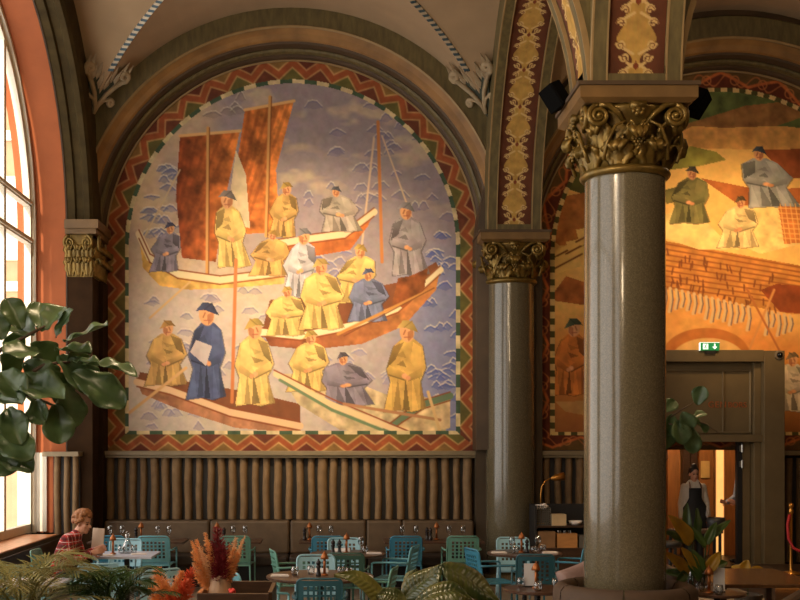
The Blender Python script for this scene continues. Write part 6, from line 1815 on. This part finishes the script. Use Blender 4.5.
leaf_bunch(704, 'loose green leaves on bright stems in the right glass vase', [(706, 545, 716, 522, .0, .12, (-.3, -1, .4), M_LG, 'oval'), (710, 540, 730, 518, .1, .10, (-.3, -.8, .6), M_LG, 'oval'), (705, 548, 690, 524, -.05, .10, (.2, -1, .4), M_LG, 'oval'), (707, 572, 720, 552, -.05, .15, (-.2, -1, .3), M_LY, 'oval'), (702, 572, 694, 550, -.1, .13, (.3, -1, .3), M_LG, 'oval'), (712, 570, 728, 560, .15, .13, (0, -.8, .7), M_LG, 'oval'), (700, 580, 690, 566, -.12, .12, (.2, -1, .3), M_LG, 'oval')])
# low plant with golden-lit leaves behind the long table
gp = thing('golden_lit_plant', (AX(748, 13.6), 13.6, 0), 'low plant with golden-lit leaves in front of the right portal jamb', 'plant')
go = V3((AX(748, 13.6), 13.6, 0)); gg = lambda a, b, dy=0.0: at(a, b, 13.6 + dy) - go
pot(gp, 0, 0.4, 0.16, M_POT, gp)
mb = MB(); sb_ = MB()
for (bx, by, tx, ty, w, dy) in ((740, 578, 727, 586, .20, -.3), (742, 574, 748, 560, .14, 0), (752, 574, 764, 568, .14, .1), (745, 574, 732, 566, .14, .1), (755, 576, 768, 578, .14, -.1)):
    sb_.tube([(0, 0, .34), (0, 0, .5), gg(bx, by, dy * .5)], .006, 5); leaf(mb, gg(bx, by, dy * .5), gg(tx, ty, dy), (0, -.8, .7), w, 'oval', fold=.2)
sb_.build('stems', M_GRASS, gp); mb.build('foliage', M_LY, gp, smooth=True, solid=.0015)

# fig behind the large column, a branch showing in front of the portal
YT = 12.7
tx_ = AX(636, YT)
f2 = thing('potted_fig', (tx_, YT, 0), 'fig tree standing behind the large column, its branch showing before the portal lettering', 'plant')
to = V3((tx_, YT, 0)); tg = lambda a, b, dy=0.0: at(a, b, YT + dy) - to
pot(f2, 0, 0.45, 0.22, M_POT, f2)
MB().tube([(0, 0, .38), (0, 0, 1.4), (0.03, 0, 2.2), (.02, 0, 2.8)], [.03, .026, .02, .012], 8).tube([(.03, 0, 2.2), tg(660, 424), tg(678, 412), tg(694, 402)], [.014, .012, .009, .006], 6).tube([tg(664, 422), tg(684, 428), tg(698, 436)], [.01, .008, .005], 6).tube([tg(690, 420), tg(706, 424), tg(720, 434)], [.006, .005, .003], 5).tube([tg(660, 424), tg(668, 458), tg(664, 462)], [.008, .006, .004], 5).build('trunk', M_BARK, f2, smooth=True)
mb = MB()
for (bx, by, tx, ty, dy, w, nr) in ((697, 405, 703, 386, -.05, .19, (-.4, -1, .3)), (672, 414, 668, 436, 0, .22, (.2, -1, .3)), (682, 412, 692, 430, -.05, .2, (-.2, -1, .3)), (676, 420, 684, 444, -.1, .24, (.1, -1, .2)), (690, 426, 694, 454, 0, .2, (-.2, -1, .2)), (684, 418, 702, 424, .05, .16, (0, -.7, .8)), (668, 424, 666, 450, .05, .2, (.4, -1, .1)), (700, 424, 708, 432, .0, .12, (0, -.8, .5)), (664, 412, 676, 400, .05, .16, (.1, -1, .5)), (694, 418, 706, 412, .05, .13, (0, -.6, .9)),
        (640, 380, 620, 360, 0, .2, (0, -1, .3)), (636, 370, 650, 350, .1, .2, (0, -1, .3)), (640, 400, 610, 405, .1, .2, (0, -1, .3)), (640, 410, 655, 395, .2, .2, (0, -1, .4))):
    leaf(mb, tg(bx, by, 0), tg(tx, ty, dy), nr, w, 'fiddle', fold=.2, droop=.12)
mb.build('foliage', M_FIG, f2, smooth=True, solid=.0015)
